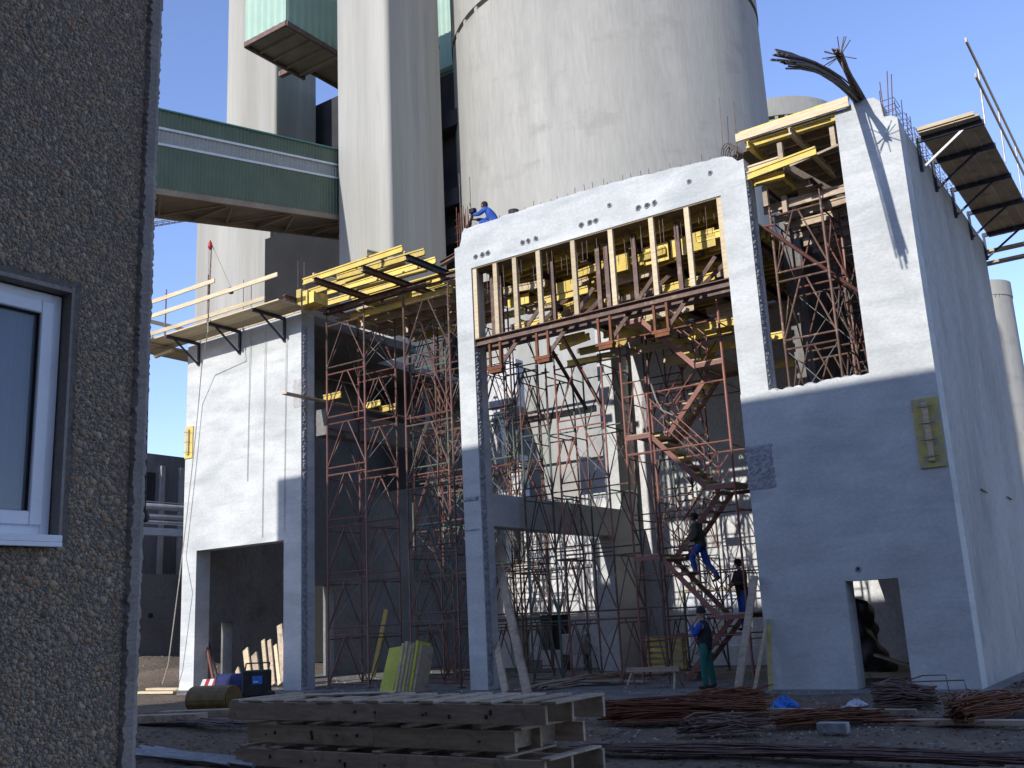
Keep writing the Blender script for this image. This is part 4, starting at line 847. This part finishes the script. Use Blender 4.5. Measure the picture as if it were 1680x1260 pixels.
# the one on the slab, hand at the mouth
person('person in black vest, blue sleeves and green trousers standing on the slab, hand at mouth', (-5.63, .28, .012), math.radians(178), stand, 'darkcloth', 'greencloth', 'beanie', False, 'bluecloth')
walk = dict(stand); walk.update(anl=(.16, .11, .26), toel=(.33, .12, .21), knl=(.22, .11, .62), anr=(-.30, -.12, .10), toer=(-.15, -.12, .0), knr=(-.06, -.11, .46), pelvis=(0, 0, .92), chest=(.06, 0, 1.25), neck=(.09, 0, 1.44), head=(.13, 0, 1.56),
    shl=(.06, .18, 1.36), shr=(.06, -.18, 1.36), ell=(.0, .24, 1.1), elr=(.12, -.24, 1.1), wrl=(.2, .22, .98), wrr=(.32, -.2, 1.02))
def footlevel(J, dz): return {k: ((v[0], v[1], v[2] + dz) if k != 'face' else v) for k, v in J.items()}
person('person in brown jacket and blue trousers climbing the scaffold stair to the left', (-6.3, 2.02, 2.36), math.radians(184), walk, 'olive', 'bluecloth', None)
idle = dict(stand); idle.update(ell=(.06, .26, 1.12), elr=(.06, -.26, 1.12), wrl=(.26, .05, 1.12), wrr=(.26, -.04, 1.10), face=(1, 0, 0))
person('person in dark jacket and cap standing on the lower stair with hands together', (-5.68, 2.8, 1.16), math.radians(235), idle, 'browncloth', 'bluecloth', 'cap')
sit = dict(pelvis=(-.05, 0, .34), chest=(.12, 0, .66), neck=(.22, 0, .82), head=(.30, 0, .93), shl=(.16, .18, .75), shr=(.16, -.18, .75), ell=(.36, .24, .62), elr=(.36, -.22, .60), wrl=(.58, .1, .70), wrr=(.60, -.08, .62),
    hipl=(-.03, .1, .32), hipr=(-.03, -.1, .32), knl=(.36, .16, .42), knr=(.30, -.15, .1), anl=(.30, .15, .08), anr=(-.1, -.15, .08), toel=(.47, .16, .03), toer=(-.18, -.15, .03), face=(1, 0, -.25))
person('person in blue overalls crouching on top of the long head beam', (-10.95, .5, 12.12), math.radians(190), sit, 'bluecloth', 'bluecloth', None)
t = thing('cutting_tool', 'dark hand tool held by the crouching person on the beam', 'tool')
MB().tube((-11.62, .28, 12.62), (-11.45, .3, 13.0), .04, 6).tube((-11.62, .28, 12.62), (-11.72, .28, 12.45), .06, 8).box(-11.6, -11.44, .2, .36, 12.86, 12.98).obj('body', 'darkcloth', t); MB().tube((-11.55, .28, 12.9), (-11.62, .28, 13.2), .012).obj('handle', 'dsteel', t)
t = thing('bucket', 'black bucket on top of the head beam right of the crouching person', 'bucket', None, (-10.15, .3, 12.34)); MB().lathe([(0, 0), (.11, 0), (.15, .22), (.14, .22), (.1, .02)], 12).obj('body', 'black', t)
t = thing('rebar_coil', 'coil of bars on the head beam next to the near tower deck', 'rebar coil')
for k in range(5):
    MB().path([(-3.85 + .17 * math.cos(a / 10 * 2 * math.pi) + .02 * k, .1 + .08 * k, 12.2 + .22 * math.sin(a / 10 * 2 * math.pi)) for a in range(11)], .014).obj('ring', 'rebar', t)
for x, h in ((-4.05, 1.8), (-3.9, 1.25), (-3.7, 1.55)): MB().tube((x, .3, 11.95), (x + .05, .3, 11.95 + h), .013).obj('bar', 'rebar', t)
# ------------------------------------------------------------------ timber in front and on the slab
def board(a, b_, w_, h_, mat, name, label, cat='board', group=None, up=(0, 0, 1)):
    return tag(recentre(MB().bar(a, b_, w_, h_, up).obj(name, mat, bevel=.004)), label, cat, group)
board(tuple(fz(866, 1141)), tuple(fx(820, 930, -11.38)), .24, .06, 'wood', 'leaning_board', 'long grey board leaning on the middle column', 'board', None, (0, 1, 0))
board(tuple(fz(830, 1138)), (-11.35, .3, 1.1), .22, .05, 'wood', 'leaning_board', 'short dark board at the foot of the middle column', 'board', None, (0, 1, 0))
board((-4.42, -1.05, 0), (-4.18, -.08, 2.35), .15, .07, 'wood', 'leaning_board', 'long board leaning on the left edge of the near tower', 'board', None, (0, 1, 0))
board((-4.18, -.75, 0), (-4.05, -.1, 1.25), .07, .05, 'pale', 'leaning_batten', 'thin pale batten leaning at the near tower corner', 'batten', None, (0, 1, 0))
board((-4.02, -.25, 0), (-3.98, -.06, 1.45), .09, .04, 'ypanel', 'yellow_board', 'narrow yellow board leaning by the near tower corner', 'board', None, (0, 1, 0))
t = thing('panel_stack', 'stack of lime and yellow shuttering panels leaning before the left bay', 'panels')
for k, mt in enumerate(('lime', 'ypanel', 'wood', 'ypanel', 'wood', 'lime', 'wood')):
    x = -13.92 + .085 * k + (.03 if k else 0)
    if k == 0: MB().add([(x - .28, -1.0, 0), (x + .18, -1.0, 0), (x + .30, -.72, 1.16), (x - .14, -.72, 1.12), (x - .28, -.95, 0), (x + .18, -.95, 0), (x + .30, -.67, 1.16), (x - .14, -.67, 1.12)], [(0, 1, 2, 3), (7, 6, 5, 4), (0, 4, 5, 1), (1, 5, 6, 2), (2, 6, 7, 3), (3, 7, 4, 0)]).obj('panel', mt, t)
    else: recentre(MB().bar((x + .22, -.88 + .04 * k, 0), (x + .34, -.66 + .04 * k, 1.14 + .05 * (k % 3)), .09, .5, (0, 1, 0)).obj('panel', mt, t, bevel=.004))
# boards inside the wide left opening
nm = ('shortest', 'short wide', 'second short', 'tall', 'tall middle', 'tall right', 'tallest leaning'); k = 0
for px, pt, pb, w_ in ((392, 1098, 1125, .2), (406, 1065, 1123, .26), (420, 1073, 1123, .28), (435, 1050, 1123, .17), (445, 1050, 1123, .17), (455, 1058, 1123, .15), (462, 1025, 1118, .24)):
    a = fy(px + 4, pb, .9); c = fy(px - 3, pt, 1.25)
    board(tuple(a), tuple(c), w_, .05, 'pale' if k % 2 else 'wood', 'leaning_board', '%s board in the row leaning inside the wide left opening' % nm[k], 'board', 'boards leaning inside the left opening', (0, 1, 0)); k += 1
board(tuple(fy(338, 1052, .6)), tuple(fy(352, 1122, .2)), .08, .08, 'red', 'red_prop', 'red steel prop leaning in the wide left opening', 'prop', None, (0, 1, 0))
board(tuple(fy(342, 1054, .7)), tuple(fy(360, 1122, .3)), .05, .05, 'black', 'dark_prop', 'thin dark prop beside the red one in the wide left opening', 'prop', None, (0, 1, 0))
board(tuple(fy(634, 1000, 3.0)), tuple(fy(612, 1110, 2.6)), .16, .05, 'yel', 'leaning_board', 'orange yellow board leaning on a tower in the left bay', 'board', None, (0, 1, 0))
# black cutting machine, blue drum and striped board at the left opening
t = thing('site_machine', 'dark site machine with a small blue plate before the left opening', 'machine', None, tuple(fz(421, 1150)[:2]) + (0,), math.radians(35))
MB().box(-.32, .32, -.25, .25, .12, .75).obj('body', 'black', t, bevel=.03); MB().box(-.05, .2, -.262, -.252, .42, .62).obj('blue_plate', 'blueplastic', t); MB().box(-.02, .1, -.266, -.263, .46, .50).obj('white_label', 'whitetrim', t)
for s in (-1, 1): MB().tube((s * .3, -.25, .12), (s * .3, .25, .12), .12, 10).obj('wheel', 'black', t)
MB().tube((-.3, 0, .75), (-.3, .1, .92), .02).tube((.3, 0, .75), (.3, .1, .92), .02).tube((-.3, .1, .92), (.3, .1, .92), .02).obj('handle', 'dsteel', t)
t = thing('drum', 'dark blue drum lying beside the digger bucket', 'drum', None, tuple(fz(382, 1140)[:2]) + (.2,), .5); MB().tube((-.4, 0, .1), (.4, 0, .1), .28, 16).obj('shell', 'navy', t)
for s in (-.42, 0, .42): MB().tube((s - .015, 0, .1), (s + .015, 0, .1), .295, 16).obj('hoop', 'dsteel', t)
q = fz(345, 1134); t = thing('warning_board', 'red and white striped warning board at the foot of the left wall', 'sign', None, (q[0], q[1], .06), .5)
for k in range(6): MB().add([(x_, -.01, z_) for x_, z_ in ((-.36 + .12 * k, 0), (-.24 + .12 * k, 0), (-.12 + .12 * k, .3), (-.24 + .12 * k, .3))] + [(x_, .01, z_) for x_, z_ in ((-.36 + .12 * k, 0), (-.24 + .12 * k, 0), (-.12 + .12 * k, .3), (-.24 + .12 * k, .3))], [(0, 1, 2, 3), (7, 6, 5, 4), (0, 4, 5, 1), (1, 5, 6, 2), (2, 6, 7, 3), (3, 7, 4, 0)]).obj('stripe', 'hookred' if k % 2 else 'whitetrim', t)
# digger bucket
q = fz(350, 1166); t = thing('digger_bucket', 'worn yellow digger bucket with teeth lying on the dirt', 'digger bucket', None, (q[0], q[1], .0), math.radians(20))
pr = [(.45 * math.cos(a), .33 + .33 * math.sin(a)) for a in [math.radians(d) for d in range(-60, 241, 20)]]
vs = []; fs = []
for p_ in pr: vs += [(-.62, p_[0], p_[1]), (.62, p_[0], p_[1])]
fs = [(2*i, 2*i+1, 2*i+3, 2*i+2) for i in range(len(pr) - 1)]
t.scale = (.8, .8, .8); sh = MB().add(vs, fs).obj('shell', 'digger', t); md = sh.modifiers.new('s', 'SOLIDIFY'); md.thickness = .03
for x_ in (-.62, .62): MB().add([(x_, p_[0], p_[1]) for p_ in pr] + [(x_ + .03, p_[0], p_[1]) for p_ in pr], [tuple(range(len(pr))), tuple(reversed(range(len(pr), 2 * len(pr))))] + [(i, i + len(pr), (i + 1) % len(pr) + len(pr), (i + 1) % len(pr)) for i in range(len(pr))]).obj('cheek', 'digger', t)
for k in range(5): MB().bar((-.5 + .25 * k, -.25, .05), (-.5 + .25 * k, -.52, .02), .1, .06).obj('tooth', 'rust', t)
# three stacked timber frames
spec = [(-6.85, -2.05, 0.02, 0), (-6.7, -2.45, .30, .0), (-7.0, -2.0, .58, 0)]
lab = ('lowest of the three stacked long timber frames in the foreground', 'middle one of the three stacked timber frames, set back at its right end', 'topmost of the three stacked long timber frames, boards laid across it')
for k, (xa, xb, z, _) in enumerate(spec):
    t = thing('timber_frame', lab[k], 'timber frame', 'timber frames stacked in the foreground', (0, 0, 0)); y0 = -11.75 + .06 * (k % 2); dy = 1.0; sl = .10
    for j, yo in enumerate((0, .5, dy)):
        e = xb + (0, .02, .12)[j] if k != 1 else xb + (0, .0, .25)[j]
        rows = [xa, xa + (xb - xa) * .52, e] if j == 0 else [xa, e]
        for i in range(len(rows) - 1):
            o = MB().bar((rows[i] + .003, y0 + yo + .0, z + .125), (rows[i + 1] - .003, y0 + yo + random.uniform(-.012, .012), z + .125 + random.uniform(-.006, .006)), .05, .215).obj('side_board', 'wood', t, bevel=.006); recentre(o)
    n = 13 if k == 2 else 9
    for i in range(n):
        x = xa + .12 + (xb - xa - .1) * i / (n - 1); wd = random.uniform(.14, .30) if k == 2 else .12
        o = MB().box(x - wd / 2, x + wd / 2, y0 - random.uniform(.0, .05), y0 + dy + random.uniform(0, .12), z + .236, z + .26 + random.uniform(0, .008)).obj('cross_board', 'wood', t, bevel=.004); recentre(o); o.rotation_euler = (0, 0, random.uniform(-.05, .05))
    for i in range(4): o = MB().bar((xa + .5 + i * 1.2, y0 + .03, z + .125), (xa + .5 + i * 1.2, y0 + dy - .03, z + .125), .06, .19).obj('inner_block', 'wood', t)
    for i in range(7):
        x = xa + .25 + (xb - xa - .6) * random.random(); MB().lathe([(0, -.004), (.022, -.002), (.03, .002)], 8).mesh('knot', M['black'])
        kn = MB().tube((x, y0 - .026, z + .06 + .12 * random.random()), (x + .001, y0 - .0285, z + .12), .017, 8)
        kn.obj('knot', 'black', t)
board((-6.0, -11.3, .86), (-4.9, -10.9, .865), .22, .02, 'wood', 'loose_board', 'dark thin board lying across the top timber frame', 'board')
# steel bars lying in the foreground
def pile(label, px0, py0, px1, py1, n, wdt, h, mat, fan=0.0, curve=0.0, cat='rebar pile', r=.011, seg=6):
    a = Vector(tuple(fz(px0, py0))); c = Vector(tuple(fz(px1, py1))); d = c - a; L = d.length; d.normalize(); s_ = Vector((-d.y, d.x, 0))
    t = thing('rebar_pile', label, cat, 'rebar lying in the yard'); a.z = c.z = 0
    nb = min(n, 300); 
    for i in range(nb):
        u = random.gauss(0, .5); hh = max(0, h * (1 - u * u * .8)) * random.random() + .02; st = random.uniform(-.1, .12) * L; en = L * random.uniform(.88, 1.06)
        kx = random.uniform(-1, 1) * (curve + .12); kz = random.uniform(0, .1) * (curve > .03); ph = random.uniform(.6, 1.8); ff = random.gauss(0, .6) * fan; pts = []
        for q_ in range(seg):
            w_ = q_ / (seg - 1); p_ = a + d * (st + (en - st) * w_) + s_ * (u * wdt * (1 - .3 * math.sin(math.pi * w_)) + ff * w_ + kx * math.sin(math.pi * w_ * ph)); p_.z = kz * math.sin(math.pi * w_ * ph) ** 2 + hh * (1 - .3 * w_) + random.uniform(0, .015) + .02 + abs(fan) * .12 * abs(ff) * w_
            pts.append(p_)
        MB().path(pts, r, 4).obj('bar', mat, t)
    return t
pile('rusty bundle of thin bars with a frayed left end, right of the timber frames', 1005, 1185, 1250, 1180, 130, .42, .3, 'rust', .3, .22)
pile('orange rusty sheaf lying on top of the long rusty bundle', 1140, 1168, 1240, 1150, 50, .25, .28, 'rust', .35, .08)
pile('dark sheaf of bars in front of the long rusty bundle', 1130, 1212, 1238, 1200, 80, .28, .22, 'steel', .3, .15)
pile('wispy rusty sheaf in front of the near tower, right of the blue rag', 1270, 1195, 1430, 1182, 60, .22, .12, 'rust', .4, .2)
pile('tangled dark bundle of stirrups right below the small doorway', 1440, 1160, 1535, 1158, 100, .35, .36, 'steel', .3, .25)
pile('fan shaped rusty sheaf at the far right foot of the near tower', 1575, 1192, 1655, 1165, 130, .2, .32, 'rust', .5, .25)
pile('straight bars lying in the dirt below the near tower doorway', 1430, 1190, 1590, 1188, 26, .12, .06, 'rust', .05, .02)
pile('long thin bars along the front edge of the yard', 985, 1236, 1700, 1262, 46, .22, .06, 'steel', .1, .05, r=.012)
pile('thin bars lying left of the timber frames', 225, 1185, 385, 1198, 26, .3, .06, 'steel', .1, .05)
pile('long pipes at the bottom left of the yard', 222, 1238, 420, 1262, 9, .3, .05, 'galv', .05, .0, 'pipes', r=.03)
pile('scrap bars and laths on the slab behind the middle column', 880, 1135, 1010, 1112, 26, .5, .12, 'wood', .5, .1, 'scrap', r=.016)
t = thing('bent_stirrup', 'thin bent bar loop standing up beside the small doorway', 'rebar')
q = fz(1530, 1150); MB().path([(q[0] - .5, q[1], .3), (q[0] - .1, q[1], .42), (q[0] + .25, q[1] + .1, .42), (q[0] + .3, q[1], .05)], .012).path([(q[0] - .4, q[1] + .2, .3), (q[0] + .5, q[1] + .25, .32), (q[0] + .55, q[1] + .2, .03)], .012).obj('loop', 'rebar', t)
nmz = ('nearest long plank lying on the slab behind the middle column', 'second plank lying crosswise behind the middle column', 'third grey plank lying behind the middle column', 'short plank lying by the rear concrete column', 'thin plank furthest back on the slab')
for k, (a_, b_, w_) in enumerate((((-10.7, .5, .05), (-8.6, 1.6, .06), .22), ((-10.9, 1.4, .1), (-8.3, 1.2, .13), .2), ((-10.2, 2.4, .04), (-7.9, 1.7, .07), .24), ((-11.0, 3.6, .05), (-9.2, 4.4, .06), .2), ((-10.8, 4.9, .06), (-8.8, 4.6, .08), .18))):
    board(a_, b_, w_, .045, 'wood', 'plank', nmz[k], 'plank', 'planks scattered on the slab')
for k, (px, py, L, w_, lb) in enumerate(((280, 1133, 2.2, .3, 'pale sunlit plank lying at the foot of the left wall'), (255, 1139, 1.6, .16, 'thin sunlit batten lying left of the pale plank'), (1320, 1172, 3.4, .16, 'pale kerb-like timber lying before the near tower'), (1610, 1192, 2.2, .18, 'pale timber lying at the far right of the yard'), (1230, 1172, .5, .3, 'small grey board beside the orange rusty sheaf'))):
    q = fz(px, py); board((q[0] - L / 2, q[1], .05), (q[0] + L / 2, q[1] + .1, .05), w_, .07, 'pale' if k < 2 else 'wood', 'plank', lb, 'plank')
for k, (xa, za) in enumerate(((fz(235, 1200)[0], .06), (fz(300, 1195)[0], .1))):
    q = fz((250, 330)[k], (1190, 1185)[k]); board((q[0] - 1.0, q[1] - .2, za + .05), (q[0] + 1.3, q[1] + .15, za + .1), .35, .14, 'wood', 'plank', ('dark plank lying near the house corner', 'dark beam lying in front of the digger bucket')[k], 'plank')
t = thing('concrete_brick', 'small grey hollow block lying in the yard before the near tower', 'block', None, tuple(fz(1368, 1203)[:2]) + (.04,), .1); MB().box(-.2, .2, -.1, .1, -.04, .1).obj('block', 'chip', t, bevel=.01); MB().box(-.17, .17, -.102, -.1, -.01, .07).obj('core', 'rough', t)
# blue rag
def rag(name, px, py, r, h, mat, label, cat):
    q = fz(px, py); b = MB(); n1, n2 = 9, 16; vs = []
    for j in range(n1):
        for i in range(n2):
            a = 2 * math.pi * i / n2; u = j / (n1 - 1); rr = r * math.cos(u * 1.45) * (1 + .3 * math.sin(3 * a + 2 * u) + .22 * math.sin(5 * a + j * 1.3)); vs.append((q[0] + rr * math.cos(a) * 1.5, q[1] + rr * math.sin(a), h * u * (1 + .25 * math.sin(4 * a + j)) + .01))
    return tag(b.add(vs, [(j*n2+i, j*n2+(i+1)%n2, (j+1)*n2+(i+1)%n2, (j+1)*n2+i) for j in range(n1-1) for i in range(n2)]).obj(name, mat), label, cat)
rag('plastic_sheet', 1287, 1166, .16, .2, 'blueplastic', 'crumpled bright blue plastic sheet on the dirt', 'plastic')
rag('plastic_sheet', 1405, 1163, .13, .13, 'film', 'small crumpled white plastic near the small doorway', 'plastic')
# rubble that nobody could count
def rubble(name, lab_, n, area, smin, smax, mat):
    b = MB()
    for i in range(n):
        x, y = area(); s = random.uniform(smin, smax); z = float(gz(np.array(x), np.array(y))) if not (-24 < x < 0 and y > -.9) else .012
        a = random.uniform(0, 3.14); c, s2 = math.cos(a), math.sin(a); vs = []
        for dx, dy, dz in ((-1, -.6, -.3), (1, -.7, -.3), (.8, .7, -.3), (-.9, .6, -.3), (-.6, -.4, .5), (.7, -.3, .7), (.5, .5, .4), (-.5, .5, .6)):
            dx *= random.uniform(.6, 1.2); dy *= random.uniform(.6, 1.2); vs.append((x + s * (dx * c - dy * s2), y + s * (dx * s2 + dy * c), z + s * dz * .7 + s * .1))
        b.add(vs, [(3, 2, 1, 0), (4, 5, 6, 7), (0, 1, 5, 4), (1, 2, 6, 5), (2, 3, 7, 6), (3, 0, 4, 7)])
    return tag(b.obj(name, mat), lab_, None, None, 'stuff')
rubble('pale_rubble', 'pale chips of rubble scattered over the yard', 1300, lambda: (random.uniform(-8, 3), random.uniform(-9, -.2)), .005, .022, 'chip')
rubble('dark_rubble', 'dark stones scattered over the dirt', 6000, lambda: (random.uniform(-17, 4), random.uniform(-12.5, -.6)), .01, .04, 'dirt')
rubble('slab_rubble', 'broken bits on the concrete slab', 900, lambda: (random.uniform(-22, -4.3), random.uniform(-1, 7.5)), .008, .035, 'chip')
rubble('edge_rubble', 'whitish spill along the slab edge', 700, lambda: (random.uniform(-9, -4), random.gauss(-2.6, .25)), .008, .045, 'chip')
rubble('right_rubble', 'heap of stones right of the near tower', 900, lambda: (random.uniform(.3, 4), random.uniform(-2, 5)), .02, .09, 'dirt')
rubble('left_rubble', 'stones on the sunlit mound at the far left', 500, lambda: (random.uniform(-36, -24.5), random.uniform(-2, 8)), .015, .06, 'wall')
